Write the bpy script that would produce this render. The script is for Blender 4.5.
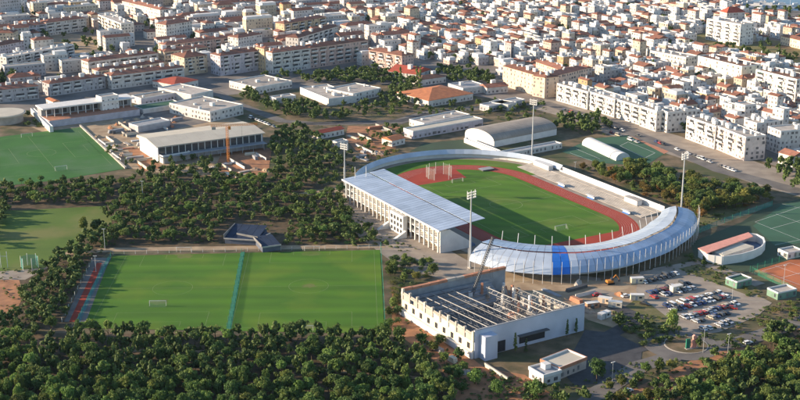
import bpy, math, random
from math import sin, cos, radians, pi, atan2, hypot
import numpy as np
random.seed(7)
NPR = np.random.default_rng(7)
for o in list(bpy.data.objects): bpy.data.objects.remove(o)
scn = bpy.context.scene
COL = scn.collection

# ------------------------------------------------------------------ camera, sky, sun, exposure
CAM_H, PITCH, FPX = 207.0, radians(17.0), 1250.0
cd = bpy.data.cameras.new('camera'); cam = bpy.data.objects.new('camera', cd); COL.objects.link(cam)
cam.location = (0, 0, CAM_H); cam.rotation_euler = (radians(90) - PITCH, 0, 0)
cd.sensor_width = 36; cd.lens = 36 * FPX / 800; cd.clip_end = 30000; cd.clip_start = 1
scn.camera = cam
SUN_EL, SUN_DIR = radians(15.2), (1.0, -0.06)          # direction the light travels on the ground
w = bpy.data.worlds.new('World'); scn.world = w; w.use_nodes = True
nt = w.node_tree
sky = nt.nodes.new('ShaderNodeTexSky'); sky.sky_type = 'NISHITA'; sky.sun_disc = False
sky.air_density = 1.0; sky.dust_density = 0.3; sky.ozone_density = 1.8; sky.sun_elevation = SUN_EL; sky.sun_rotation = atan2(-SUN_DIR[0], -SUN_DIR[1])
nt.links.new(sky.outputs[0], nt.nodes['Background'].inputs[0]); nt.nodes['Background'].inputs[1].default_value = 0.11
sl = bpy.data.lights.new('sun', 'SUN'); sl.energy = 5.0; sl.angle = radians(0.5); sl.color = (1.0, 0.80, 0.58)
sun = bpy.data.objects.new('sun', sl); COL.objects.link(sun)
from mathutils import Vector
sun.rotation_euler = Vector((SUN_DIR[0] * cos(SUN_EL), SUN_DIR[1] * cos(SUN_EL), -sin(SUN_EL))).to_track_quat('-Z', 'Y').to_euler()
vs = scn.view_settings; vs.view_transform = 'Standard'; vs.look = 'None'; vs.gamma = 1; vs.exposure = 1.15; vs.use_curve_mapping = False
scn.render.engine = 'CYCLES'; scn.render.resolution_x = 1024; scn.render.resolution_y = 512
scn.cycles.max_bounces = 6; scn.cycles.transparent_max_bounces = 12

# ------------------------------------------------------------------ helpers
def G(x, y, z=0.0):
    """map survey: a point of the photograph on the plane at height z, in metres"""
    u = (x - 400) / FPX; v = (y - 200) / FPX
    k = (CAM_H - z) / (sin(PITCH) + v * cos(PITCH))
    return (u * k, k * (cos(PITCH) - v * sin(PITCH)))
def PX(X, Y, Z=0.0):
    dz = Z - CAM_H; zc = Y * cos(PITCH) - dz * sin(PITCH); up = Y * sin(PITCH) + dz * cos(PITCH)
    return 400 + FPX * X / zc, 200 - FPX * up / zc
def inpoly(p, poly):
    x, y = p; c = False; j = len(poly) - 1
    for i in range(len(poly)):
        xi, yi = poly[i]; xj, yj = poly[j]
        if (yi > y) != (yj > y) and x < (xj - xi) * (y - yi) / (yj - yi) + xi: c = not c
        j = i
    return c

MATS = {}
def material(name, col, rough=0.85, col2=None, scale=0.2, detail=4.0, objcol=False, metal=0.0, bump=0.0, contrast=0.35, rnd=0.0,
             alpha=1.0, bands=0, stretch=None, transl=0.0, col3=None, scale3=0.02, spec=0.3):
    m = bpy.data.materials.new(name); m.use_nodes = True; n = m.node_tree.nodes; l = m.node_tree.links
    b = n['Principled BSDF']; b.inputs['Roughness'].default_value = rough; b.inputs['Metallic'].default_value = metal
    b.inputs['Specular IOR Level'].default_value = spec
    tc = n.new('ShaderNodeTexCoord')
    geo = n.new('ShaderNodeNewGeometry')
    vec = geo.outputs['Position']
    if stretch:
        mp = n.new('ShaderNodeMapping'); mp.inputs['Scale'].default_value = stretch[:3]
        if len(stretch) > 3: mp.inputs['Rotation'].default_value = (0, 0, stretch[3])
        l.new(vec, mp.inputs[0]); vec = mp.outputs[0]
    ns = n.new('ShaderNodeTexNoise'); ns.inputs['Scale'].default_value = scale; ns.inputs['Detail'].default_value = detail
    l.new(vec, ns.inputs['Vector'])
    rp = n.new('ShaderNodeValToRGB'); c2 = col2 or tuple(c * (1 - contrast) for c in col)
    rp.color_ramp.elements[0].position = 0.33; rp.color_ramp.elements[1].position = 0.67
    rp.color_ramp.elements[0].color = (*c2, 1); rp.color_ramp.elements[1].color = (*col, 1)
    l.new(ns.outputs['Fac'], rp.inputs[0]); out = rp.outputs[0]
    if col3:
        n3 = n.new('ShaderNodeTexNoise'); n3.inputs['Scale'].default_value = scale3; n3.inputs['Detail'].default_value = 5
        l.new(geo.outputs['Position'], n3.inputs['Vector'])
        r3 = n.new('ShaderNodeValToRGB'); r3.color_ramp.elements[0].position = 0.48; r3.color_ramp.elements[1].position = 0.62
        l.new(n3.outputs['Fac'], r3.inputs[0])
        mx = n.new('ShaderNodeMix'); mx.data_type = 'RGBA'; l.new(r3.outputs[0], mx.inputs[0]); l.new(out, mx.inputs[6])
        mx.inputs[7].default_value = (*col3, 1); out = mx.outputs[2]
    if bands:
        wv = n.new('ShaderNodeTexWave'); wv.bands_direction = 'Y'; wv.inputs['Scale'].default_value = bands; wv.inputs['Distortion'].default_value = 1.2; wv.inputs['Detail Scale'].default_value = .5
        l.new(vec, wv.inputs['Vector']); mr = n.new('ShaderNodeMapRange'); mr.inputs[3].default_value = .9; mr.inputs[4].default_value = 1.08; l.new(wv.outputs['Fac'], mr.inputs[0])
        hs = n.new('ShaderNodeHueSaturation'); l.new(mr.outputs[0], hs.inputs['Value']); l.new(out, hs.inputs['Color']); out = hs.outputs[0]
    if objcol:
        oi = n.new('ShaderNodeObjectInfo'); mx = n.new('ShaderNodeMix'); mx.data_type = 'RGBA'; mx.blend_type = 'MULTIPLY'
        mx.inputs[0].default_value = 1; l.new(out, mx.inputs[6]); l.new(oi.outputs['Color'], mx.inputs[7]); out = mx.outputs[2]
    if rnd:
        oi = n.new('ShaderNodeObjectInfo'); mr = n.new('ShaderNodeMapRange'); mr.inputs[3].default_value = 1 - rnd; mr.inputs[4].default_value = 1 + rnd
        l.new(oi.outputs['Random'], mr.inputs[0]); hs = n.new('ShaderNodeHueSaturation'); l.new(mr.outputs[0], hs.inputs['Value']); l.new(out, hs.inputs['Color']); out = hs.outputs[0]
    l.new(out, b.inputs['Base Color'])
    if bump:
        bp = n.new('ShaderNodeBump'); bp.inputs['Strength'].default_value = bump; bp.inputs['Distance'].default_value = 0.3
        l.new(ns.outputs['Fac'], bp.inputs['Height']); l.new(bp.outputs[0], b.inputs['Normal'])
    surf = b.outputs[0]
    if transl:
        tr = n.new('ShaderNodeBsdfTranslucent'); l.new(out, tr.inputs[0]); ms = n.new('ShaderNodeMixShader'); ms.inputs[0].default_value = transl
        l.new(surf, ms.inputs[1]); l.new(tr.outputs[0], ms.inputs[2]); surf = ms.outputs[0]
    if alpha < 1:
        tp = n.new('ShaderNodeBsdfTransparent'); ms = n.new('ShaderNodeMixShader'); ms.inputs[0].default_value = alpha
        l.new(tp.outputs[0], ms.inputs[1]); l.new(surf, ms.inputs[2]); surf = ms.outputs[0]
    l.new(surf, n['Material Output'].inputs[0])
    MATS[name] = m; return m
M = MATS
material('earth', (0.22, 0.155, 0.095), col2=(0.07, 0.065, 0.032), scale=0.13, detail=10, col3=(0.065, 0.075, 0.028), scale3=0.045, bump=0.5)
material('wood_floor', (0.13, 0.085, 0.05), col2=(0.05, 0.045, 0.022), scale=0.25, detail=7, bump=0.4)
material('sand', (0.42, 0.32, 0.21), col2=(0.27, 0.19, 0.12), scale=0.15, detail=8, bump=0.3)
material('red_earth', (0.42, 0.20, 0.10), col2=(0.24, 0.12, 0.065), scale=0.2, detail=8, bump=0.3)
material('scrub', (0.10, 0.11, 0.035), col2=(0.17, 0.14, 0.07), scale=0.3, detail=8, bump=0.5)
material('dry_grass', (0.22, 0.19, 0.08), col2=(0.14, 0.13, 0.045), scale=0.12, detail=8, col3=(0.2, 0.13, 0.07), scale3=0.02)
material('asphalt', (0.075, 0.075, 0.08), col2=(0.05, 0.05, 0.055), scale=0.3, detail=6)
material('pale_asphalt', (0.19, 0.175, 0.16), col2=(0.12, 0.11, 0.105), scale=0.12, detail=7)
material('paving', (0.34, 0.29, 0.235), col2=(0.24, 0.20, 0.165), scale=0.12, detail=7)
material('town_paving', (0.24, 0.21, 0.185), col2=(0.11, 0.105, 0.10), scale=0.05, detail=7)
material('turf', (0.066, 0.165, 0.007), col2=(0.046, 0.126, 0.006), scale=0.07, detail=10, bands=.022, stretch=(.35, 1.3, 1), col3=(0.092, 0.168, 0.010), scale3=0.028)
material('turf_stadium', (0.075, 0.170, 0.008), col2=(0.053, 0.132, 0.007), scale=0.07, detail=10, bands=.026, stretch=(.5, 1.2, 1, .53), col3=(0.105, 0.165, 0.022), scale3=0.035)
material('turf_artificial', (0.04, 0.145, 0.022), col2=(0.028, 0.112, 0.018), scale=0.05, detail=7, col3=(0.06, 0.14, 0.05), scale3=0.03)
material('turf_worn', (0.10, 0.160, 0.022), col2=(0.07, 0.125, 0.017), scale=0.06, detail=9, col3=(0.15, 0.16, 0.045), scale3=0.028)
material('court_green', (0.05, 0.125, 0.075), col2=(0.04, 0.10, 0.06), scale=0.08, detail=6)
material('court_dark', (0.05, 0.085, 0.05), col2=(0.045, 0.065, 0.038), scale=0.08, detail=6)
material('court_orange', (0.52, 0.17, 0.07), col2=(0.42, 0.13, 0.055), scale=0.1, detail=6)
material('track_red', (0.34, 0.048, 0.026), col2=(0.28, 0.040, 0.022), scale=0.1, detail=7)
material('line_white', (0.75, 0.75, 0.72), contrast=0.2, scale=0.5)
material('line_faint', (0.28, 0.33, 0.16), contrast=0.3, scale=0.5)
material('wall', (.94, .92, .90), contrast=0.24, scale=0.35, detail=6, objcol=True)
material('white', (0.66, 0.65, 0.63), contrast=0.12, scale=0.3, detail=5)
material('cream', (0.72, 0.63, 0.48), contrast=0.15, scale=0.3, detail=5)
material('concrete', (0.45, 0.41, 0.36), contrast=0.3, scale=0.25, detail=7)
material('grey', (0.33, 0.34, 0.36), contrast=0.25, scale=0.3, detail=6)
material('flat_roof', (0.42, 0.38, 0.34), contrast=0.35, scale=0.2, detail=7, rnd=0.3)
material('tile', (0.29, 0.125, 0.085), col2=(0.18, 0.09, 0.065), scale=0.35, detail=8, rnd=0.25, bump=0.2)
material('tile_orange', (0.50, 0.19, 0.085), col2=(0.36, 0.14, 0.07), scale=0.35, detail=7, bump=0.2)
material('tile_brown', (0.2, 0.10, 0.07), col2=(0.13, 0.075, 0.055), scale=0.35, detail=7)
material('tile_red', (0.42, 0.085, 0.05), col2=(0.30, 0.07, 0.045), scale=0.35, detail=7)
material('glass', (0.06, 0.065, 0.075), rough=0.2, contrast=0.3, scale=0.5, spec=0.5)
material('window_mix', (0.24, 0.22, 0.21), col2=(0.06, 0.065, 0.075), rough=0.35, scale=0.22, detail=2)
material('dark', (0.03, 0.03, 0.035), contrast=0.3, scale=0.5)
material('metal', (0.5, 0.52, 0.54), rough=0.45, metal=0.4, contrast=0.15, scale=0.5)
material('steel_dark', (0.10, 0.105, 0.115), rough=0.5, metal=0.3, contrast=0.2, scale=0.5)
material('steel_pale', (0.42, 0.41, 0.39), rough=0.55, metal=0.2, contrast=0.2, scale=0.5)
material('roof_sheet', (0.37, 0.45, 0.58), rough=0.35, contrast=0.25, scale=0.12, detail=9, rnd=0.08, spec=0.5)
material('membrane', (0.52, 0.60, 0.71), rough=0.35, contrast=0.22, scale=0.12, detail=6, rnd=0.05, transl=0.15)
material('membrane_shade', (0.37, 0.50, 0.70), rough=0.35, contrast=0.22, scale=0.12, detail=6, rnd=0.06, transl=0.15)  # shaded copy of the membrane, the blue of the shade painted in
material('blue', (0.02, 0.16, 0.60), rough=0.5, contrast=0.3, scale=0.15, detail=8)
material('seat_blue', (0.10, 0.17, 0.30), contrast=0.25, scale=0.3)
material('crane_orange', (0.62, 0.24, 0.05), contrast=0.25, scale=0.3)
material('brick_orange', (0.5, 0.22, 0.13), col2=(0.33, 0.17, 0.11), scale=0.4, detail=6)
material('steel_mid', (0.24, 0.235, 0.23), rough=0.55, metal=0.2, contrast=0.3, scale=0.3)
material('render_shade_blue', (0.49, 0.53, 0.63), contrast=0.2, scale=0.1, detail=9)  # pale render with the blue of sky-lit shade put into its colour
material('beige_roof', (0.52, 0.48, 0.40), contrast=0.14, scale=0.12, detail=7)
material('vault_roof', (0.33, 0.29, 0.25), contrast=0.25, scale=0.12, detail=7)
material('blue_sheet', (0.018, 0.035, 0.075), rough=0.8, contrast=0.35, scale=0.2, detail=6)
material('teal_strip', (0.05, 0.24, 0.15), col2=(0.04, 0.17, 0.10), scale=.4, detail=6)
material('cyan_strip', (0.10, 0.20, 0.20), col2=(0.09, 0.15, 0.155), scale=.4, detail=6)
material('net_green', (0.04, 0.30, 0.18), alpha=0.26, contrast=0.2, scale=0.5)
material('net_cyan', (0.06, 0.32, 0.30), alpha=0.4, contrast=0.2, scale=0.5)
material('net_pale', (0.4, 0.45, 0.4), alpha=0.16, contrast=0.2, scale=0.5)
material('fence_green', (0.03, 0.22, 0.14), contrast=0.2, scale=0.5)
material('pink', (0.72, 0.33, 0.26), contrast=0.15, scale=0.5)
material('leaf', (1, 1, 1), col2=(0.55, 0.6, 0.5), scale=0.6, detail=3, objcol=True, rough=0.75, transl=0.3, rnd=0.22)
material('leaf_mass', (0.115, 0.165, 0.042), col2=(0.062, 0.095, 0.026), scale=0.12, detail=5, rough=0.75, transl=0.2)
material('bark', (0.13, 0.09, 0.06), contrast=0.4, scale=1.5)
material('car_paint', (1, 1, 1), rough=0.3, contrast=0.03, objcol=True, spec=0.5)
material('tyre', (0.02, 0.02, 0.02), contrast=0.2)
material('river', (0.035, 0.10, 0.20), rough=0.25, contrast=0.15, scale=0.03)
material('rubble', (0.42, 0.31, 0.22), col2=(0.22, 0.16, 0.12), scale=0.6, detail=8, bump=0.6)

class MB:
    def __init__(s): s.v = []; s.f = []; s.m = []
    def add(s, vs_, fs, mat=0):
        b = len(s.v); s.v += [tuple(p) for p in vs_]
        for f in fs: s.f.append(tuple(b + i for i in f)); s.m.append(mat)
        return s
    def box(s, x0, x1, y0, y1, z0, z1, mat=0, rot=0, c=None):
        P = [(x0, y0), (x1, y0), (x1, y1), (x0, y1)]
        if rot:
            cx, cy = c or ((x0 + x1) / 2, (y0 + y1) / 2)
            P = [(cx + (x - cx) * cos(rot) - (y - cy) * sin(rot), cy + (x - cx) * sin(rot) + (y - cy) * cos(rot)) for x, y in P]
        return s.prism(P, z0, z1, mat)
    def prism(s, P, z0, z1, mat=0, top=None, bottom=True):
        n = len(P)
        area = sum(P[i][0] * P[(i + 1) % n][1] - P[(i + 1) % n][0] * P[i][1] for i in range(n))
        if area < 0: P = P[::-1]
        b = len(s.v); s.v += [(x, y, z0) for x, y in P] + [(x, y, z1) for x, y in P]
        for i in range(n):
            j = (i + 1) % n; s.f.append((b + i, b + j, b + n + j, b + n + i)); s.m.append(mat)
        s.f.append(tuple(b + n + i for i in range(n))); s.m.append(mat if top is None else top)
        if bottom: s.f.append(tuple(b + i for i in range(n - 1, -1, -1))); s.m.append(mat)
        return s
    def tube(s, p, q, r, n=6, r2=None, mat=0):
        p = Vector(p); q = Vector(q); d = (q - p).normalized(); r2 = r if r2 is None else r2
        a = d.orthogonal().normalized(); c = d.cross(a)
        ring = lambda o, rr: [o + a * rr * cos(2 * pi * i / n) + c * rr * sin(2 * pi * i / n) for i in range(n)]
        fs = [(i, (i + 1) % n, n + (i + 1) % n, n + i) for i in range(n)] + [tuple(range(n - 1, -1, -1)), tuple(range(n, 2 * n))]
        return s.add(ring(p, r) + ring(q, r2), fs, mat)
    def sheet(s, P, z, mat=0):
        n = len(P); area = sum(P[i][0] * P[(i + 1) % n][1] - P[(i + 1) % n][0] * P[i][1] for i in range(n))
        if area < 0: P = P[::-1]
        return s.add([(x, y, z) for x, y in P], [tuple(range(n))], mat)
    def mesh(s, name, mats):
        me = bpy.data.meshes.new(name); me.from_pydata(s.v, [], s.f)
        for m in (mats if isinstance(mats, (list, tuple)) else [mats]): me.materials.append(M[m] if isinstance(m, str) else m)
        if max(s.m, default=0): me.polygons.foreach_set('material_index', s.m)
        me.update(); return me
    def build(s, name, mats, parent=None, kind=None, color=None, smooth=False):
        me = s.mesh(name, mats)
        if smooth: me.polygons.foreach_set('use_smooth', [True] * len(me.polygons))
        return link(name, me, parent, kind, color)
def link(name, me, parent=None, kind=None, color=None):
    o = bpy.data.objects.new(name, me); COL.objects.link(o)
    if parent is not None: o.parent = parent
    if kind: o['kind'] = kind
    if color: o.color = (*color, 1)
    return o
def tag(o, label=None, cat=None, group=None, kind=None):
    if label: o['label'] = label
    if cat: o['category'] = cat
    if group: o['group'] = group
    if kind: o['kind'] = kind
    return o
def empty(name, loc, rz=0, label=None, cat=None, group=None):
    o = bpy.data.objects.new(name, None); COL.objects.link(o); o.location = loc if len(loc) == 3 else (*loc, 0); o.rotation_euler = (0, 0, rz)
    o.empty_display_size = 0.5
    return tag(o, label, cat, group)
CH = {}
def copy_tree(src, parent=None):
    c = src.copy(); COL.objects.link(c); c.parent = parent
    for ch in src.children: copy_tree(ch, c)
    return c
def structure(name, mb, mats): return tag(mb.build(name, mats), kind='structure')
def ground_patch(name, px, z, mat): return structure(name, MB().sheet([G(*p) for p in px], z), mat)
def strip(name, px, width, z, mat):
    P = [Vector(G(*p)) for p in px]; Lp, Rp = [], []
    for i, p in enumerate(P):
        d = (P[min(i + 1, len(P) - 1)] - P[max(i - 1, 0)]).normalized(); nn = Vector((-d.y, d.x)) * width / 2
        Lp.append(p + nn); Rp.append(p - nn)
    m = MB()
    for i in range(len(P) - 1): m.add([(*Rp[i], z), (*Rp[i + 1], z), (*Lp[i + 1], z), (*Lp[i], z)], [(0, 1, 2, 3)])
    return structure(name, m, mat)
ORD = ['first', 'second', 'third', 'fourth', 'fifth', 'sixth', 'seventh', 'eighth', 'ninth', 'tenth', 'eleventh', 'twelfth', 'thirteenth', 'fourteenth', 'fifteenth', 'sixteenth', 'seventeenth', 'eighteenth', 'nineteenth', 'twentieth']
TENS = ['', '', 'twenty', 'thirty', 'forty', 'fifty', 'sixty', 'seventy', 'eighty', 'ninety']
TENTH = ['', '', 'twentieth', 'thirtieth', 'fortieth', 'fiftieth', 'sixtieth', 'seventieth', 'eightieth', 'ninetieth']
def nth(i):
    if i < 20: return ORD[i]
    i += 1
    if i >= 100: return '%dth' % i
    return TENTH[i // 10] if i % 10 == 0 else TENS[i // 10] + '-' + ORD[i % 10 - 1]
HAZE = 0.000014
AX, BX = radians(-60.0), radians(30.0)                # the street grid of the town
# ------------------------------------------------------------------ ground
big = MB().sheet([(-6000, -500), (6000, -500), (6000, 9000), (-6000, 9000)], 0)
structure('ground', big, 'earth')
ground_patch('town_ground', [(-300, -60), (1100, -60), (1100, 175), (800, 175), (690, 135), (610, 112), (560, 103), (500, 100), (400, 84), (300, 88), (180, 100), (40, 110), (-60, 112)], .03, 'town_paving')
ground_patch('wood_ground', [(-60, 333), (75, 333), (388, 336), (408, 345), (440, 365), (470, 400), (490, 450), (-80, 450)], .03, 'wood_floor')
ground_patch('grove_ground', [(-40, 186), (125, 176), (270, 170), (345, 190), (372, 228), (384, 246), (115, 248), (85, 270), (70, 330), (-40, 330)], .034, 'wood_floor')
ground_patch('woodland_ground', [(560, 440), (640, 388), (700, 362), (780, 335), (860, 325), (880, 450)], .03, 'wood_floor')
ground_patch('water', [(736, 7.5), (770, 8), (800, 11), (860, 18), (1100, -60), (735, -60)], .05, 'river')
ground_patch('sports_field', [(478, -3), (512, -3), (509, 8), (482, 4)], .06, 'turf_worn')
ground_patch('vacant_lot', [(30, 40), (62, 33), (98, 36), (108, 46), (75, 55), (50, 53)], .06, 'sand')
ground_patch('open_land', [(688, 36), (704, 33), (745, 42), (770, 40), (860, 50), (860, 78), (800, 66), (740, 58), (690, 48)], .06, 'dry_grass')
ground_patch('building_site', [(20, 122), (50, 128), (130, 115), (190, 100), (240, 120), (262, 135), (268, 165), (240, 178), (150, 172), (122, 167)], .06, 'sand')
ground_patch('site_earth', [(222, 152), (272, 148), (268, 175), (232, 180), (215, 168)], .075, 'red_earth')
ground_patch('site_earth', [(128, 150), (145, 147), (162, 168), (142, 172)], .075, 'red_earth')
ground_patch('earthwork', [(348, 126), (400, 127), (395, 152), (372, 160), (355, 150), (345, 138)], .06, 'red_earth')
ground_patch('stadium_forecourt', [(335, 200), (360, 200), (470, 262), (600, 278), (612, 312), (586, 315), (500, 295), (400, 268), (350, 230)], .06, 'paving')
ground_patch('site_yard', [(500, 272), (600, 281), (700, 262), (705, 268), (640, 300), (620, 330), (588, 320), (560, 300), (505, 290)], .07, 'sand')
ground_patch('bare_earth', [(392, 290), (405, 310), (485, 368), (525, 375), (560, 400), (470, 430), (440, 365), (392, 330)], .06, 'red_earth')
ground_patch('clay_yard', [(-30, 276), (18, 276), (24, 296), (12, 318), (-30, 318)], .07, 'red_earth')
ground_patch('path', [(-30, 268), (30, 268), (45, 262), (48, 268), (25, 280), (-30, 280)], .08, 'paving')
for px in ([(100, 305), (60, 336)], ):
    pass
ground_patch('clearing', [(104, 350), (130, 352), (122, 357), (98, 355)], .07, 'sand')
ground_patch('clearing', [(38, 340), (58, 342), (52, 347), (34, 345)], .07, 'red_earth')
ground_patch('car_park', [(636, 290), (640, 272), (700, 262), (735, 283), (772, 303), (758, 316), (720, 332), (690, 337), (672, 332), (640, 308)], .08, 'paving')
ground_patch('verge', [(676, 268), (705, 255), (735, 272), (762, 292), (752, 297)], .09, 'scrub')
ground_patch('verge', [(640, 296), (668, 318), (690, 336), (660, 344), (628, 330), (618, 312)], .085, 'scrub')
ground_patch('forecourt', [(585, 330), (612, 333), (642, 352), (640, 366), (612, 382), (575, 386), (562, 372)], .08, 'asphalt')
ground_patch('clay_bank', [(612, 400), (660, 376), (690, 361), (735, 345), (752, 350), (704, 374), (664, 396), (622, 408)], .09, 'red_earth')
ground_patch('clay_bank', [(785, 322), (830, 312), (830, 330), (795, 336)], .09, 'red_earth')
ground_patch('park_lawn', [(690, 222), (720, 205), (752, 205), (740, 212), (700, 228)], .07, 'scrub')
ground_patch('street_paving', [(545, 99), (560, 102), (700, 142), (765, 165), (830, 180), (830, 205), (760, 186), (680, 158), (610, 135), (556, 115), (530, 108)], .065, 'paving')
ground_patch('site_yard', [(120, 112), (185, 100), (210, 122), (170, 130), (130, 138)], .07, 'pale_asphalt')
# roads
strip('road', [(175, 88), (215, 92), (240, 105), (282, 121), (320, 124), (400, 122)], 9, .10, 'pale_asphalt')
strip('road', [(395, 123), (430, 112), (500, 106), (545, 103), (600, 120), (680, 152), (720, 170), (830, 200)], 12, .11, 'pale_asphalt')
strip('road', [(300, 124), (400, 121), (440, 112)], 8, .115, 'asphalt')
strip('road', [(560, 430), (600, 392), (640, 366), (690, 352), (740, 342), (800, 322), (850, 300)], 9, .10, 'pale_asphalt')
strip('road', [(642, 352), (610, 335), (640, 318), (600, 300)], 8, .105, 'asphalt')
strip('road', [(590, 290), (640, 300), (660, 270), (700, 262), (760, 285)], 7, .12, 'paving')
strip('path', [(60, 253.5), (110, 250), (240, 248), (385, 246)], 6, .085, 'sand')
strip('path', [(345, 205), (385, 235), (430, 262), (420, 270)], 7, .09, 'paving')
strip('path', [(300, 195), (335, 188), (345, 200)], 6, .085, 'sand')
strip('path', [(100, 350), (240, 352), (300, 368), (420, 378)], 2.5, .05, 'sand')
# ------------------------------------------------------------------ stadium
SC, STH = (59.3, 668.1), radians(-60.6)
def SW(s, t): return (SC[0] + s * cos(STH) - t * sin(STH), SC[1] + s * sin(STH) + t * cos(STH))
def oval(r, half=42.2, n=40):
    P = [(half + r * cos(-pi / 2 + pi * i / n), r * sin(-pi / 2 + pi * i / n)) for i in range(n + 1)]
    return P + [(-half + r * cos(pi / 2 + pi * i / n), r * sin(pi / 2 + pi * i / n)) for i in range(n + 1)]
def W(P): return [SW(*p) for p in P]
structure('stadium_apron', MB().sheet(W(oval(64)), .10), 'paving')
def ring(name, r0, r1, z, mat):
    a, b = W(oval(r0)), W(oval(r1)); m = MB(); n = len(a)
    for i in range(n): m.add([(*a[i], z), (*b[i], z), (*b[(i + 1) % n], z), (*a[(i + 1) % n], z)], [(0, 1, 2, 3)])
    return structure(name, m, mat)
structure('stadium_lawn', MB().sheet(W([p for p in oval(60) if p[0] < -30]), .108), 'turf_stadium')
structure('running_track', MB().sheet(W(oval(46.5)), .115), 'track_red')
m = MB()
for k in range(1, 8):
    a, b = W(oval(36.5 + k * 1.22 - .025)), W(oval(36.5 + k * 1.22 + .025)); n = len(a)
    for i in range(n): m.add([(*a[i], .127), (*b[i], .127), (*b[(i + 1) % n], .127), (*a[(i + 1) % n], .127)], [(0, 1, 2, 3)])
structure('track_lane_lines', m, 'line_white')
gr = [(-57, -32), (-46, -35.8)] + [p for p in [(42.2 + 36 * cos(-pi / 2 + pi * i / 24), 36 * sin(-pi / 2 + pi * i / 24)) for i in range(25)] if p[0] < 70] + [(-42, 36)] + [(-42.2 + 36 * cos(pi / 2 + pi * i / 24), 36 * sin(pi / 2 + pi * i / 24)) for i in range(1, 10)] + [(-57, 10)]
structure('stadium_pitch', MB().sheet(W(gr), .123), 'turf_stadium')
def lines(name, segs, tf, z, mat, wd=.14):
    m = MB()
    for (x0, y0), (x1, y1) in segs:
        d = hypot(x1 - x0, y1 - y0) or 1; nx, ny = -(y1 - y0) / d * wd / 2, (x1 - x0) / d * wd / 2
        m.add([(*tf(x0 - nx, y0 - ny), z), (*tf(x1 - nx, y1 - ny), z), (*tf(x1 + nx, y1 + ny), z), (*tf(x0 + nx, y0 + ny), z)], [(0, 1, 2, 3)])
    return structure(name, m, mat)
def pitch_segs(l, wd):
    a, b = l / 2, wd / 2; S = []
    R = lambda x0, y0, x1, y1: S.extend([((x0, y0), (x1, y0)), ((x1, y0), (x1, y1)), ((x1, y1), (x0, y1)), ((x0, y1), (x0, y0))])
    R(-a, -b, a, b); S.append(((0, -b), (0, b)))
    for s in (-1, 1): R(s * a, -20, s * (a - 16.5), 20); R(s * a, -9, s * (a - 5.5), 9)
    S += [((9.15 * cos(2 * pi * i / 32), 9.15 * sin(2 * pi * i / 32)), (9.15 * cos(2 * pi * (i + 1) / 32), 9.15 * sin(2 * pi * (i + 1) / 32))) for i in range(32)]
    return S
lines('pitch_markings', pitch_segs(102, 64), lambda x, y: SW(x, y), .135, 'line_faint', .2)

def goal(px, rz, label, group='goals'):
    g = empty('football_goal', (*px, .1), rz, label, 'goal', group); m = MB()
    for y in (-3.66, 3.66): m.tube((0, y, 0), (0, y, 2.44), .09, 6)
    m.tube((0, -3.75, 2.44), (0, 3.75, 2.44), .09, 6); m.build('goal_frame', 'white', g)
    m = MB(); m.add([(0, -3.66, 2.4), (0, 3.66, 2.4), (1.2, 3.66, 2.2), (1.2, -3.66, 2.2), (2, -3.66, 0), (2, 3.66, 0), (0, -3.66, 0), (0, 3.66, 0)], [(0, 1, 2, 3), (3, 2, 5, 4), (0, 3, 4, 6), (1, 7, 5, 2)])
    m.build('net', 'net_pale', g); return g
goal(SW(-51, 0), STH + pi, 'white goal at the far end of the stadium pitch')
goal(SW(51, 0), STH, 'white goal at the near end of the stadium pitch')

# west stand: white frame, tiers and pale sheet roof
ws = empty('main_stand', SW(0, -50), STH, 'long straight grandstand with pale grey sheet roof and white columned back', 'grandstand')
x0, x1 = -52, 54
m = MB()
for k in range(14):
    m.box(x0 + 2, x1 - 3, -3.2 - k * 1.15 - 1.15, -3.2 - k * 1.15, 0, 1.2 + k * .55)
m.build('seating_tiers', 'seat_blue', ws, kind='stuff')
m = MB()
for z in (3.6, 7.2): m.box(x0 + 1, x1 - 2, -24.6, -19.4, z, z + .35)
m.build('gallery_floor', 'white', ws)
MB().box(x0 + 1.2, x1 - 2.2, -20.2, -19.9, 0, 11.6).build('back_wall', 'cream', ws)
for xe in (x0 + 1.5, x1 - 2.6):
    m = MB(); m.add([(xe, -24.4, 0), (xe, -6, 0), (xe, -6, 3), (xe, -19, 11.6), (xe, -24.4, 11.6), (xe + .5, -24.4, 0), (xe + .5, -6, 0), (xe + .5, -6, 3), (xe + .5, -19, 11.6), (xe + .5, -24.4, 11.6)],
               [(4, 3, 2, 1, 0), (5, 6, 7, 8, 9), (0, 1, 6, 5), (1, 2, 7, 6), (2, 3, 8, 7), (3, 4, 9, 8), (4, 0, 5, 9)]); m.build('end_wall', 'white', ws)
n = 22
for k in range(n + 1):
    x = x0 + 2.5 + (x1 - x0 - 6) * k / n
    MB().box(x - .32, x + .32, -25.1, -24.4, 0, 11.8).build('column', 'white', ws)
stairs = MB().box(6, 20, -27.5, -25.2, 0, 10.6)
blk = stairs.build('stair_block', 'white', ws)
m = MB()
for i in range(4):
    for j in range(3): m.box(7 + i * 3.3, 8.9 + i * 3.3, -27.62, -27.45, 1 + j * 3.1, 2.9 + j * 3.1)
m.build('window', 'glass', blk, kind='stuff')
for sx in (4, 22):
    m = MB()
    for k in range(10): m.box(sx - .9, sx + .9, -34 + k * .7, -33.3 + k * .7 + .02, 0, .36 * (k + 1))
    m.build('stair_flight', 'white', ws)
rz = lambda y: 12.6 + (y + 26) / 26 * 2.2
NP = 34
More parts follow.
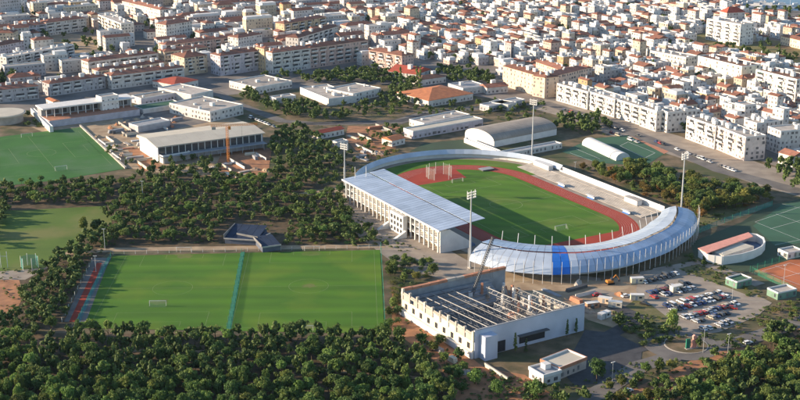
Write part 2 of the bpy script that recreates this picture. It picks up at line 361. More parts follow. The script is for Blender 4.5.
for row, (ya, yb) in enumerate(((-26, -9.4), (-8.7, .6))):
    for k in range(NP):
        xa = x0 + (x1 - x0) * k / NP; xb = x0 + (x1 - x0) * (k + 1) / NP - .26; q = .12 * (row)
        m = MB(); m.add([(xa, ya, rz(ya) + q), (xb, ya, rz(ya) + q), (xb, yb, rz(yb) + q), (xa, yb, rz(yb) + q), (xa, ya, rz(ya) - .2 + q), (xb, ya, rz(ya) - .2 + q), (xb, yb, rz(yb) - .2 + q), (xa, yb, rz(yb) - .2 + q)],
                     [(0, 1, 2, 3), (7, 6, 5, 4), (0, 4, 5, 1), (1, 5, 6, 2), (2, 6, 7, 3), (3, 7, 4, 0)])
        m.build('roof_panel', 'roof_sheet', ws)
m = MB(); m.box(x0, x1, -26.5, -26.05, 11.9, 12.75); m.build('eaves_gutter', 'white', ws)
for k in range(12):
    x = x0 + 4 + (x1 - x0 - 8) * k / 11
    m = MB(); m.tube((x, -25, 11.6), (x, 0, rz(0) - .5), .22, 5); m.build('roof_beam', 'metal', ws)
for k in range(6): 
    m = MB(); x = x0 + 1 + k * 1.0
    if k % 2 == 0: m.tube((x, -25.5 + k * 3, 11), (x, -25.5 + k * 3, 19.5), .16, 5); m.build('mast', 'white', ws)

# south stand: ring roof with masts
ss = empty('curved_stand', SW(42.2, 0), STH, 'curved grandstand with white membrane roof, blue in the shade, and white masts', 'grandstand')
def itp(a, T): return float(np.interp(a, [t[0] for t in T], [t[1] for t in T]))
RI = [(-66, 57), (-46, 57), (-26, 57), (-11, 55), (9, 52), (38, 52.5), (58, 58), (66, 60)]
RR = [(-66, 71), (-46, 74), (-27, 73.5), (-8, 69.5), (14, 64.5), (44, 64.5), (66, 67)]
RO = [(-66, 82), (-50, 88), (-35, 88), (-20, 83), (2, 77), (24, 74), (49, 75.5), (66, 78)]
HI, HR, HO = 8.2, 10.6, 4.6
N = 44; A0, A1 = -64, 61
pol = lambda r, a: (r * cos(radians(a)), r * sin(radians(a)))
def ring_piece(aa, ab, prof, th=.18):
    """prof: list of (r at aa, r at ab, z); a curved sheet piece with thickness"""
    v = []; f = []; k = len(prof)
    for dz in (0, -th):
        for i, a in enumerate((aa, ab)):
            for p in prof: v.append((*pol(p[i], a), p[2] + dz))
    for j in range(k - 1):
        f.append((j, j + 1, k + j + 1, k + j)); f.append((2 * k + j, 3 * k + j, 3 * k + j + 1, 2 * k + j + 1))
    f += [(0, k, 3 * k, 2 * k), (k - 1, 3 * k - 1, 4 * k - 1, 2 * k - 1)]
    for i in (0, 1):
        for j in range(k - 1):
            a_, b_ = i * k + j, i * k + j + 1; f.append((a_, 2 * k + a_, 2 * k + b_, b_) if i == 0 else (b_, 2 * k + b_, 2 * k + a_, a_))
    return MB().add(v, f)
blue_lo, blue_hi = -37.0, -28.6
for k in range(N):
    aa = A0 + (A1 - A0) * k / N; ab = A0 + (A1 - A0) * (k + 1) / N - .14; am = (aa + ab) / 2
    i0, i1, r0, r1, o0, o1 = itp(aa, RI), itp(ab, RI), itp(aa, RR), itp(ab, RR), itp(aa, RO), itp(ab, RO)
    isb = blue_lo < am < blue_hi
    L_ = lambda p, q, t: p + (q - p) * t
    p = ring_piece(aa, ab, [(i0, i1, HI), (L_(i0, r0, .5), L_(i1, r1, .5), HI + 1.75), (r0 - .5, r1 - .5, HR + .05)])
    ob = p.build('roof_panel', 'blue' if isb else ('membrane_shade' if am < -37 else 'membrane'), ss)
    if isb: ob['label'] = 'bright blue roof panel'
    p = ring_piece(aa, ab, [(r0 + .5, r1 + .5, HR - .35), (L_(r0, o0, .55), L_(r1, o1, .55), HR - 1.5), (L_(r0, o0, .85), L_(r1, o1, .85), HR - 3.4), (o0, o1, HO)])
    ob = p.build('roof_panel', 'blue' if isb else ('membrane' if am < -27 else 'membrane_shade'), ss)  # panels turned from the sun take the painted shade tint
    if isb: ob['label'] = 'bright blue roof panel'
for k in range(0, N + 1, 1):
    a = A0 + (A1 - A0) * k / N; ro = itp(a, RO)
    if k % 1 == 0:
        m = MB(); m.tube((*pol(ro + .9, a), 0), (*pol(ro + .9, a), 11.0), .1, 5); m.build('mast', 'white', ss)
    if k % 3 == 1:
        ri = itp(a, RI); m = MB(); m.tube((*pol(ri + 1, a), 3), (*pol(ri - 1.2, a), HI + 4.4), .16, 5); m.build('inner_mast', 'white', ss)
    if k % 2 == 0:
        m = MB(); m.tube((*pol(itp(a, RI) + .6, a), HI - .5), (*pol(itp(a, RR), a), HR - .8), .15, 4); m.tube((*pol(itp(a, RR), a), HR - .8), (*pol(ro - .3, a), HO - .2), .15, 4); m.tube((*pol(itp(a, RR), a), HR - .8), (*pol(itp(a, RR), a), 0), .22, 5); m.build('roof_frame', 'steel_pale', ss)
m = MB()
for k in range(N):
    aa = A0 + 3 + (A1 - A0 - 6) * k / N; ab = A0 + 3 + (A1 - A0 - 6) * (k + 1) / N
    for j in range(9):
        r = 51 + j * 1.5; z = .9 + j * .5
        if r > itp(aa, RR) - 1: continue
        c = [pol(r, aa), pol(r + 1.5, aa), pol(r + 1.5, ab), pol(r, ab)]; m.prism(c, 0, z, bottom=False)
m.build('seating_tiers', 'concrete', ss, kind='stuff')
m = MB()
for k in range(N):
    aa = A0 + (A1 - A0) * k / N; ab = A0 + (A1 - A0) * (k + 1) / N
    q = lambda a: itp(a, RR) + 1.5
    c = [pol(q(aa), aa), pol(q(aa) + .5, aa), pol(q(ab) + .5, ab), pol(q(ab), ab)]; m.prism(c, 0, 4.4, bottom=False)
m.build('back_wall', 'white', ss)

# east terrace and perimeter wall
et = empty('east_terrace', SW(0, 47), STH, 'pale concrete stepped terrace along the red running track', 'terrace')
for k in range(9):
    MB().box(-62, 56, 3.2 + k * 1.15, 3.2 + (k + 1) * 1.15, 0, .3 + k * .1).build('terrace_step', 'concrete', et)
MB().box(-62, 56, 13.6, 17.6, 0, 1.3).build('walkway', 'concrete', et)
for k, (xx, wd) in enumerate(((-58, 16), (30, 11))):
    m = MB(); m.box(xx, xx + wd, 12.5, 16, 1.3, 4.0); hb = m.build('kiosk', 'white', et)
    MB().box(xx - .3, xx + wd + .3, 12.2, 16.3, 4.02, 4.2).build('kiosk_roof', 'flat_roof' if k % 2 else 'white', hb)
pw = empty('perimeter_wall', SW(0, 0), STH, 'tall white wall curving round the far end of the stadium', 'wall')
P = [(57 - 6.2 * k, 65.2) for k in range(16)]
P += [(-42.2 + 64.5 * cos(radians(a)), (65.2) * sin(radians(a))) for a in range(94, 238, 5)]
for k in range(len(P) - 1):
    (xa, ya), (xb, yb) = P[k], P[k + 1]; d = hypot(xb - xa, yb - ya); ux, uy = (xb - xa) / d, (yb - ya) / d; nx, ny = -uy, ux   # outward left/right
    curve = k >= 15
    t = 2.4 if curve else .5; h = 4.6 if curve else 4.4
    # inner wall face plus sloped white cornice for the curved part
    c = [(xa, ya), (xb - ux * .05, yb - uy * .05), (xb - ux * .05 + nx * -.45, yb - uy * .05 + ny * -.45), (xa - nx * .45, ya - ny * .45)]
    MB().prism(c, 0, h).build('wall_panel', 'white', pw)
    if curve:
        m = MB(); e = .05
        A_, B_ = (xa, ya), (xb - ux * e, yb - uy * e)
        I = lambda p, q: (p[0] + nx * q, p[1] + ny * q)
        v = [(*I(A_, -.5), 5.4), (*I(B_, -.5), 5.4), (*I(B_, 1.7), 2.9), (*I(A_, 1.7), 2.9)]
        v += [(x, y, z - .16) for x, y, z in v]
        m.add(v, [(0, 1, 2, 3), (7, 6, 5, 4), (0, 4, 5, 1), (1, 5, 6, 2), (2, 6, 7, 3), (3, 7, 4, 0)]); m.build('fascia_panel', 'membrane', pw)
# flood light masts
for i, (px, h, lab) in enumerate([((345, 195), 31, 'tall floodlight mast behind the far-left corner of the long grandstand'), ((470, 268), 39, 'tall floodlight mast between the straight and curved grandstands'),
                                  ((532, 157), 38, 'tall floodlight mast behind the white wall near the arched hall'), ((681, 212), 34, 'tall floodlight mast at the right end of the curved roof')]):
    r = empty('floodlight_mast', G(*px), radians(-40 + 80 * (i % 2)), lab, 'floodlight', 'stadium floodlight masts')
    MB().tube((0, 0, 0), (0, 0, h - 2), .55, 8, .28).build('pole', 'metal', r)
    MB().box(-.9, .9, -.9, .9, 0, .5).build('base', 'concrete', r)
    m = MB()
    for z in (-2.6, -1.3, 0): m.box(-2.6, 2.6, -.12, .12, h - 1.2 + z, h - 1.05 + z)
    for x in (-2.5, 0, 2.5): m.box(x - .1, x + .1, -.14, .14, h - 4, h)
    fr = m.build('lamp_frame', 'metal', r)
    for a in range(6):
        for b in range(3):
            MB().box(-2.6 + a * .95, -2.1 + a * .95, -.75, -.2, h - 3.9 + b * 1.3, h - 3.2 + b * 1.3).build('lamp', 'white', fr)
# throwing cage, mats
cg = empty('throwing_cage', SW(-66, -4), STH, 'ring of slim white throwing cage poles on the far lawn', 'cage')
pp = [pol(7.5, a) for a in range(20, 341, 36)]
for p in pp: MB().tube((*p, .1), (*p, 7.5), .11, 5).build('post', 'white', cg)
m = MB()
for a, b in zip(pp, pp[1:]): m.add([(*a, .2), (*b, .2), (*b, 7), (*a, 7)], [(0, 1, 2, 3)])
m.build('net', 'net_pale', cg)
jm = empty('jump_mat', SW(-66, 30), STH, 'dark padded jump landing mat on the far red bend', 'landing mat')
MB().box(-2.5, 2.5, -4, 4, .12, .9).build('mat', 'steel_dark', jm); MB().box(-2.7, 2.7, -4.2, 4.2, .9, 1.0).build('cover', 'grey', jm)
for i, (s, t) in enumerate(((-14, 42.5 + 5.2), (14, 47.7), (46, 47.2))):
    d = empty('dugout', (*SW(s, t), .1), STH, ['white dugout beside the red track, farthest of three', 'white dugout beside the red track, middle of three', 'white dugout beside the red track, nearest the curved roof'][i], 'dugout', 'dugouts')
    MB().box(-3, 3, .8, 1, 0, 2).build('back_panel', 'white', d); MB().box(-3, 3, -.8, 1, 2.02, 2.15).build('roof', 'white', d); MB().box(-2.8, 2.8, .2, .7, .05, .5).build('bench', 'blue', d)

# ------------------------------------------------------------------ training pitches
TP = [(113, 256), (380, 250), (384.5, 334), (75, 328)]
a_, b_, c_, d_ = [G(*p) for p in TP]
structure('training_field', MB().sheet([a_, b_, c_, d_], .11), 'turf')
def tl(px0, px1, px2):                                   # local frame helper
    pass
for (tx, ty, bx, by, wd) in ((312, 250, 304.5, 329, 62), (186, 253.5, 157, 329, 58)):
    T, B = Vector(G(tx, ty)), Vector(G(bx, by)); d = (B - T).normalized(); c = (T + B) / 2; l = (B - T).length - 4
    lines('pitch_markings', pitch_segs(l, wd), lambda x, y, c=c, d=d: (c.x + d.x * x - d.y * y, c.y + d.y * x + d.x * y), .125, 'line_faint', .1)
goal(G(312, 251), radians(90), 'white goal at the far end of the right training pitch')
goal(G(304.5, 331), radians(-90), 'white goal at the near end of the right training pitch, before the wood')
goal(G(184, 252), radians(90), 'white goal at the far end of the left training pitch')
goal(G(158, 306), radians(-90), 'white goal standing out on the left training pitch')
def fence(name, label, px, h, net, n, post='fence_green', rail=False, cat='fence', group=None, z=.1):
    P = []
    pts = [Vector(G(*p)) for p in px]
    L = [0]
    for a, b in zip(pts, pts[1:]): L.append(L[-1] + (b - a).length)
    for k in range(n + 1):
        d = L[-1] * k / n; i = max(j for j in range(len(L)) if L[j] <= d + 1e-6); i = min(i, len(pts) - 2)
        P.append(pts[i].lerp(pts[i + 1], (d - L[i]) / (L[i + 1] - L[i])))
    o = P[0]; r = empty(name, (o.x, o.y, 0), 0, label, cat, group)
    for k, p in enumerate(P):
        q = p - o; MB().tube((q.x, q.y, 0), (q.x, q.y, h + .2), .1, 5).build('post', post, r)
        if k < n:
            e = P[k + 1] - o; MB().add([(q.x, q.y, z), (e.x, e.y, z), (e.x, e.y, h), (q.x, q.y, h)], [(0, 1, 2, 3)]).build('net_panel', net, r)
    return r
fence('net_fence', 'tall green net fence dividing the two training pitches', [(241.5, 252), (225.5, 334)], 1.8, 'net_green', 14)
strip('flat_net_strip', [(243, 252), (228, 334)], 1.9, .14, 'teal_strip')  # added flat strip in net colour, stands in for the net without its shadow
strip('flat_net_strip', [(109, 258), (95, 285), (77, 324)], 2.0, .14, 'cyan_strip')  # same added stand-in along the left net
fence('net_fence', 'second green net fence close beside the pitch divider', [(244.5, 252), (229.5, 334)], 1.2, 'net_green', 14)
fence('net_fence', 'green net fence along the right edge of the training pitches', [(381, 250), (385.5, 334)], 4, 'net_green', 12)
fence('net_fence', 'turquoise net fence along the left edge of the training pitches', [(111, 257), (96, 285), (76, 326)], 2.4, 'net_cyan', 12)
fence('wire_fence', 'low wire fence along the far edge of the training pitches', [(113, 254.5), (240, 251.5), (380, 248)], 1.6, 'net_pale', 24, post='metal')
ground_patch('sprint_track', [(97, 263), (102, 263), (80, 322), (69, 322)], .13, 'track_red')
ground_patch('sprint_apron', [(93, 258), (110, 258), (86, 322), (64, 322)], .12, 'pale_asphalt')
fence('wire_fence', 'pale wire fence on the outer side of the red sprint straight', [(92, 262), (62, 322)], 2, 'net_pale', 10, post='white')
for nm, (gx, gy), rr in (('worn_patch', (311.5, 254), (5, 4)), ('worn_patch', (305, 326), (6, 5)), ('worn_patch', (184.5, 256), (5, 4)), ('worn_patch', (160, 302), (5, 4)), ('worn_patch', (309, 286), (4, 3))):
    c_ = G(gx, gy); rw = random.Random(gx); structure(nm, MB().sheet([(c_[0] + rr[0] * cos(2 * pi * i / 18) * rw.uniform(.6, 1.15), c_[1] + rr[1] * sin(2 * pi * i / 18) * rw.uniform(.6, 1.15)) for i in range(18)], .118), 'turf_worn')
# left fields
ground_patch('lower_field', [(-40, 212), (30, 210), (106, 206), (112, 222), (80, 242), (45, 268), (-40, 275)], .10, 'turf_worn')
ground_patch('upper_field', [(-50, 140), (0, 137), (82, 127), (124, 169), (60, 180), (-50, 192)], .10, 'turf_artificial')
A_, B_, C_ = Vector(G(78, 130)), Vector(G(113, 165)), Vector(G(-25, 142))
ux = (B_ - A_).normalized(); cc = (B_ + C_) / 2
lines('pitch_markings', pitch_segs((C_ - A_).length * .98, (B_ - A_).length * .96), lambda x, y: (cc.x + ux.y * x + ux.x * y, cc.y - ux.x * x + ux.y * y), .115, 'line_faint', .14)
goal(G(27, 137), radians(120), 'white goal on the far side of the green upper-left pitch')
goal(G(61, 170), radians(-60), 'white goal on the near side of the green upper-left pitch')
kb = empty('low_wall', G(80, 127), 0, 'long pale low wall along the right side of the upper-left pitch', 'wall')
o = Vector(G(80, 127))
for k in range(12):
    p, q = [Vector(G(80 + 46 * t, 126 + 43 * t)) - o for t in (k / 12, (k + .95) / 12)]; d = (q - p).normalized(); nn = Vector((-d.y, d.x)) * .6
    MB().prism([p + nn, q + nn, q - nn, p - nn], 0, 1.1).build('wall_block', 'concrete', kb)
cg = empty('hammer_cage', G(30, 268), 0, 'green netted hammer cage at the near end of the worn left field', 'cage')
pp = [pol(4.2, a) for a in range(-60, 241, 60)]
for p in pp: MB().tube((*p, 0), (*p, 6.2), .12, 5).build('post', 'white', cg)
for a, b in zip(pp, pp[1:]): MB().add([(*a, .2), (*b, .2), (*b, 5.6), (*a, 5.6)], [(0, 1, 2, 3)]).build('net_panel', 'net_cyan', cg)
rg = empty('rugby_posts', G(4.5, 268), 0, 'tall white post frame by the left edge of the worn field', 'posts')
for x in (-1.6, 1.6): MB().tube((x, 0, 0), (x, 0, 8.4), .14, 6).build('post', 'white', rg)
MB().tube((-1.6, 0, 6), (1.6, 0, 6), .1, 5).build('crossbar', 'white', rg)
for (x, y, h, lab) in ((105, 250, 11, 'slim white lamp post at the corner of the training pitches'), (96, 272, 8, 'slim white lamp post beside the red sprint straight'), (143, 200, 11, 'slim lamp post rising from the trees above the training pitches')):
    r = empty('lamp_post', G(x, y), 0, lab, 'lamp post', 'lamp posts'); MB().tube((0, 0, 0), (0, 0, h), .14, 6, .08).build('pole', 'white', r); MB().box(-.9, .9, -.15, .15, h, h + .2).build('lamp', 'white', r)
# ------------------------------------------------------------------ buildings
FOOT = []          # footprints taken (world polygons)
LAND = []          # landmarks for labels: (short name, px x, px y)
def frame(p0, p1, h, far=None, depth=None):
    P, Q = Vector(G(*p0, h)), Vector(G(*p1, h)); d = Q - P; L = d.length; rz = atan2(d.y, d.x)
    if far is not None:
        F = Vector(G(*far, h)) - P; depth = max(4, F.dot(Vector((-d.y, d.x)).normalized()))
    return P, rz, L, depth
def corners(P, rz, L, D, g=0):
    c, s = cos(rz), sin(rz)
    return [(P[0] + x * c - y * s, P[1] + x * s + y * c) for x, y in ((-g, -g), (L + g, -g), (L + g, D + g), (-g, D + g))]
def windows(m, L, D, h, floors, sx=3.2, ww=1.3, wh=1.5, mat=0, sides='flbr', base=.9):
    fh = h / floors
    def row(fn, ln):
        n = max(1, int(ln / sx)); st = ln / n
        for f in range(floors):
            for k in range(n):
                if random.random() < .16: continue
                u = st * (k + .5 + random.uniform(-.14, .14)); z = f * fh + base * min(1, fh / 3); fn(u, z, random.choice([.7, .8, 1, 1, 1.5]), random.choice([.8, 1, 1, 1.25]))
    e = .06
    if 'f' in sides: row(lambda u, z, a, b: m.box(u - ww * a / 2, u + ww * a / 2, -e, .02, z, z + wh * b, mat), L)
    if 'b' in sides: row(lambda u, z, a, b: m.box(u - ww * a / 2, u + ww * a / 2, D - .02, D + e, z, z + wh * b, mat), L)
    if 'l' in sides: row(lambda u, z, a, b: m.box(-e, .02, u - ww * a / 2, u + ww * a / 2, z, z + wh * b, mat), D)
    if 'r' in sides: row(lambda u, z, a, b: m.box(L - .02, L + e, u - ww * a / 2, u + ww * a / 2, z, z + wh * b, mat), D)
def roof_mesh(kind, L, D, h, m, ov=.4, pitch=.36):
    """adds roof faces to m; mat 0 = covering, mat 1 = parapet wall"""
    if kind == 'flat':
        m.sheet([(.3, .3), (L - .3, .3), (L - .3, D - .3), (.3, D - .3)], h + .05, 0)
        for b in ((0, L, 0, .3), (0, L, D - .3, D), (0, .3, .3, D - .3), (L - .3, L, .3, D - .3)): m.box(*b, h + .003, h + .7, 1)
        return h + .05
    x0, x1, y0, y1 = -ov, L + ov, -ov, D + ov
    along = L >= D; w_ = (D if along else L) / 2 + ov; r = w_ * pitch
    z = h + .003; t = .22
    B = [(x0, y0, z), (x1, y0, z), (x1, y1, z), (x0, y1, z)]; T = [(x, y, z + t) for x, y, _ in B]
    ins = w_ * (1.0 if kind == 'hip' else 0.0)
    if along: R = [(x0 + min(ins, L * .45), D / 2, z + t + r), (x1 - min(ins, L * .45), D / 2, z + t + r)]
    else: R = [(L / 2, y0 + min(ins, D * .45), z + t + r), (L / 2, y1 - min(ins, D * .45), z + t + r)]
    v = B + T + R
    f = [(3, 2, 1, 0), (0, 1, 5, 4), (1, 2, 6, 5), (2, 3, 7, 6), (3, 0, 4, 7)]
    f += [(4, 5, 9, 8), (5, 6, 9), (6, 7, 8, 9), (7, 4, 8)] if along else [(4, 5, 8), (5, 6, 9, 8), (6, 7, 9), (7, 4, 8, 9)]
    if kind == 'gable' :
        pass
    m.add(v, f, 0)
    return z + t + r
def rooftops(root, L, D, z, n, cov=None, big=True, hip=False):
    for k in range(n):
        x = L * (k + random.uniform(.25, .75)) / n; y = D * random.uniform(.3, .7); a, b, c = (random.uniform(1, 2.2), random.uniform(.8, 1.6), random.uniform(1, 1.9)) if (not big or random.random() < .6) else (random.uniform(2.4, 4), random.uniform(2, 3.2), random.uniform(2, 2.7))
        zz = z - (1.2 if hip else 0)
        m = MB(); m.box(x - a / 2, x + a / 2, max(.4, y - b / 2), min(D - .4, y + b / 2), zz, z + c); m.build('chimney' if a < 2.3 else 'roof_hut', 'white', root)
def building(name, label, cat, p0, p1, h, far=None, depth=None, floors=2, roof='flat', wallc=(.74, .71, .66), cov=None, group=None, win=True, tops=3, short=None, ww=1.3, wh=1.5, sx=3.2, balcony=False, base=0, pitch=.3, gutter=False):
    P, rz, L, D = frame(p0, p1, h, far, depth)
    FOOT.append(corners(P, rz, L, D, 1.5))
    px = PX(P.x + (L / 2) * cos(rz), P.y + (L / 2) * sin(rz), h / 2)
    if short: LAND.append((short, px[0], px[1]))
    r = empty(name, (P.x, P.y, 0), rz, label, cat, group)
    MB().box(0, L, 0, D, 0, h).build('wall', 'wall', r, color=wallc)
    m = MB(); zt = roof_mesh(roof, L, D, h, m, pitch=pitch); ro = m.build('roof', [cov or ('flat_roof' if roof == 'flat' else 'tile'), 'white'], r)
    if win:
        m = MB(); windows(m, L, D, h, floors, sx=sx, ww=ww, wh=wh); m.build('window', 'window_mix', r, kind='stuff')
    if balcony:
        m = MB(); fh = h / floors; n = max(1, int(L / 9))
        for f in range(1, floors):
            for k in range(n):
                u = L * (k + .5) / n + random.uniform(-.6, .6); q = random.choice([1.6, 2.4, 3.4]); q = min(q, L / n / 2 - .4)
                if random.random() < .12: continue
                m.box(u - q, u + q, -1.1, .01, f * fh - .1, f * fh + .08); m.box(u - q, u + q, -1.1, -1.0, f * fh + .08, f * fh + 1.0); m.box(u - q + .3, u + q - .3, -.075, .0, f * fh + .1, f * fh + 2.3, 1)
                if random.random() < .2: m.box(u - q, u + q, -1.05, -.08, f * fh + 2.35, f * fh + 2.45, 2)
        m.build('balcony', ['white', 'glass', random.choice(['cream', 'brick_orange', 'fence_green', 'steel_pale'])], r, kind='stuff')
        m = MB()
        for k in range(n + 1):
            u = min(max(L * k / n, .3), L - .3); m.box(u - .28, u + .28, -.22, -.065, 0, h - .1)
        m.build('pilaster', 'wall', r, kind='stuff', color=tuple(min(1, c * 1.05) for c in wallc))
    if tops: rooftops(ro, L, D, h + .06 if roof == 'flat' else zt - .5, tops, hip=roof != 'flat')
    return r
WH, CR, GY, LI, PK, OC = (.67, .65, .62), (.68, .58, .44), (.48, .47, .49), (.53, .51, .57), (.63, .47, .41), (.64, .50, .33)
B = building
# apartment blocks that stand out
ap = lambda *a, **k: B('apartment_block', *a, group='apartment blocks', **k)
TI = dict(roof='hip')
ap('grey apartment tower cut by the top left corner', 'apartments', (-8, -7), (20, -10), 30, depth=16, floors=9, wallc=GY, short='top-left tower', sx=2.6)
ap('long pale row with red roof behind the vacant lot', 'apartments', (16, 27), (46, 24), 12, depth=14, floors=4, wallc=LI, short='red-roofed row behind the vacant lot', balcony=True, tops=5, **TI)
ap('pale apartment row with red roof and shaded balconies right of the vacant lot', 'apartments', (46, 23), (86, 18), 13, depth=15, floors=4, wallc=WH, balcony=True, tops=5, **TI)
ap('cream gabled apartment end at the left edge above the vacant lot', 'apartments', (-8, 33), (13, 33), 12, depth=16, floors=4, wallc=CR, tops=3, **TI)
ap('long white flat-roofed row with rooftop huts below the vacant lot', 'apartments', (6, 58), (74, 45), 11, depth=12, floors=4, wallc=WH, short='white row below the vacant lot', balcony=True, tops=9)
ap('white block with small tiled roof at the left edge, above the dark trees', 'apartments', (-6, 47), (24, 41), 12, depth=14, floors=4, wallc=LI, tops=4, **TI)
ap('low grey apartment row at the left edge, above the round roof', 'apartments', (-10, 91), (38, 86), 10, depth=12, floors=3, wallc=GY, short='grey row at the left edge', balcony=True, tops=6, **TI)
ap('patterned grey apartment row just behind the roofed poolside stand', 'apartments', (49, 84), (105, 76), 10, depth=12, floors=3, wallc=GY, short='grey row behind the poolside stand', balcony=True, tops=7, **TI)
ap('white row with red roof behind the low sports halls', 'apartments', (111, 76), (184, 67), 11, depth=13, floors=3, wallc=WH, short='white row behind the sports halls', balcony=True, tops=9, **TI)
ap('second white red-roofed row, one street further back on the left', 'apartments', (88, 62), (158, 53), 12, depth=13, floors=3, wallc=WH, balcony=True, tops=9, **TI)
ap('third red-roofed row, between the tall white block and the second row', 'apartments', (98, 71), (165, 62), 11, depth=11, floors=3, wallc=CR, balcony=True, tops=8, **TI)
ap('tall square white block with flat red-edged roof on the left', 'apartments', (166, 25), (192, 21), 19, depth=16, floors=6, wallc=WH, short='tall square white block', tops=3, **TI)
ap('long pink-roofed row behind the twin red roofs', 'apartments', (165, 45), (240, 36), 13, depth=12, floors=4, wallc=PK, balcony=True, tops=8, **TI)
ap('cream block with red roof and lit gable in the pink row', 'apartments', (164, 52), (208, 47), 13, depth=13, floors=4, wallc=CR, short='cream block in the pink row', balcony=True, tops=5, **TI)
ap('pale block with lit left gable, leftmost of the pine park fronts', 'apartments', (184, 58), (207, 55), 15, depth=22, floors=5, wallc=CR, balcony=True, tops=3, **TI)
ap('wide pale block with pointed left gable behind the white school', 'apartments', (220, 56), (263, 50), 17, depth=15, floors=5, wallc=LI, short='wide pale block behind the white school', balcony=True, tops=6, **TI)
ap('narrow cream stair tower between two long blocks', 'apartments', (264, 49), (272, 48), 20, depth=14, floors=6, wallc=OC, tops=1, **TI)
ap('longest pale pink apartment front with red roof above the tree belt, left half', 'apartments', (272, 53), (310, 48), 18, depth=14, floors=5, wallc=WH, short='long pink apartment front', balcony=True, tops=6, **TI)
ap('longest pale pink apartment front with red roof above the tree belt, right half', 'apartments', (310, 48), (368, 40), 18, depth=14, floors=5, wallc=PK, balcony=True, tops=9, **TI)
ap('warm beige block with red roof at the right end of the tree belt', 'apartments', (369, 50), (402, 56), 15, depth=14, floors=5, wallc=PK, short='beige block at the tree belt', balcony=True, tops=6, **TI)
ap('white angled block with red roof behind the long pink front', 'apartments', (298, 38), (338, 26), 17, depth=13, floors=5, wallc=WH, short='white angled block', balcony=True, tops=4, **TI)
ap('yellow-cream angled block with red roof, farther back', 'apartments', (284, 24), (326, 17), 15, depth=12, floors=5, wallc=OC, short='yellow angled block', balcony=True, tops=4, **TI)
ap('white block with steep white gable above the pink row', 'apartments', (238, 38), (262, 34), 16, depth=14, floors=5, wallc=WH, tops=3, **TI)
ap('big cream corner block with flat red roof and plain lit front', 'apartments', (503, 66), (545, 78), 16, depth=13, floors=5, wallc=(.80, .62, .46), short='big cream corner block', tops=7, sx=4.5, ww=1.0, **TI)
ap('shaded right wing of the big cream corner block', 'apartments', (546.5, 78), (588, 68), 16, depth=13, floors=5, wallc=(.78, .58, .46), tops=7, **TI)
ap('rear wing of the big cream corner block with red roof', 'apartments', (536, 62), (560, 70), 15, depth=12, floors=5, wallc=(.80, .62, .46), tops=4, **TI)
for i, (a, b, hh, tx) in enumerate((((557, 84), (588, 92.5), 13, 'white four-storey block, leftmost of the long white street front'), ((588.5, 92), (615, 100), 13, 'white block with balconies, second in the long white street front'),
        ((615.5, 99.5), (640, 107), 13, 'white block with balconies, third in the long white street front'), ((640.5, 106.5), (657, 112), 14, 'white block with balconies, fourth in the long white street front'))):
    ap(tx, 'apartments', a, b, hh, depth=13, floors=4, wallc=(.71, .69, .66), short='long white street front' if i == 1 else None, balcony=True, tops=6)
ap('white corner block with shaded right side at the end of the street front', 'apartments', (660, 110), (668, 113), 14, depth=26, floors=4, wallc=(.71, .69, .66), balcony=True, tops=5)
ap('tall white block with balconies beside the tree park, left part', 'apartments', (687, 117), (716, 127), 15, depth=13, floors=5, wallc=(.80, .76, .72), short='white block beside the tree park', balcony=True, tops=7)
ap('tall pinkish white block with balconies beside the tree park, right part', 'apartments', (716.5, 126.5), (746, 138), 15, depth=15, floors=5, wallc=(.80, .68, .62), balcony=True, tops=7)
ap('white block with tiled terrace behind the tree park block', 'apartments', (744, 120), (757, 124), 15, depth=22, floors=5, wallc=WH, tops=4)
ap('white block with blue-shaded front at the right edge above the trees', 'apartments', (768, 127), (781, 132), 15, depth=34, floors=5, wallc=WH, short='white block at the right edge', tops=5)
ap('white block with pink balcony bands above the open land', 'apartments', (707, 19), (741, 25), 20, depth=18, floors=6, wallc=(.82, .79, .76), short='pink-banded white block', balcony=True, tops=7)
ap('plain cream block with flat brown roof below the open land', 'apartments', (698, 56.5), (742, 67), 16, depth=20, floors=5, wallc=(.84, .80, .64), cov='tile_brown', short='plain cream block', tops=10, sx=6)
ap('white block with three balcony stacks at the right edge below the open land', 'apartments', (756, 70), (797, 80), 17, depth=20, floors=5, wallc=(.84, .79, .72), cov='tile_brown', short='balcony-stack block', balcony=True, tops=9)
ap('pale long block with flat roof left of the plain cream block', 'apartments', (650, 51), (686, 58), 10, depth=14, floors=3, wallc=(.80, .74, .64), tops=5)
ap('cream low block at the right edge of the open land', 'apartments', (781, 36), (815, 44), 8, depth=12, floors=2, wallc=(.82, .68, .50), tops=3, **TI)
ap('bright white angled row facing left, right of the vacant lot', 'apartments', (98, 15), (121, 24), 16, depth=13, floors=5, wallc=(.82, .76, .66), short='bright angled row', balcony=True, tops=4)
ap('long diagonal white row near the top left', 'apartments', (122, 1), (160, 10), 13, depth=13, floors=4, wallc=(.78, .74, .68), short='diagonal white row', tops=6, **TI)
ap('pale building with red domed hip roof near the river', 'house', (727, 13), (745, 12), 14, depth=13, floors=4, wallc=WH, cov='tile_red', short='red domed roof', tops=0, pitch=.75, roof='hip')

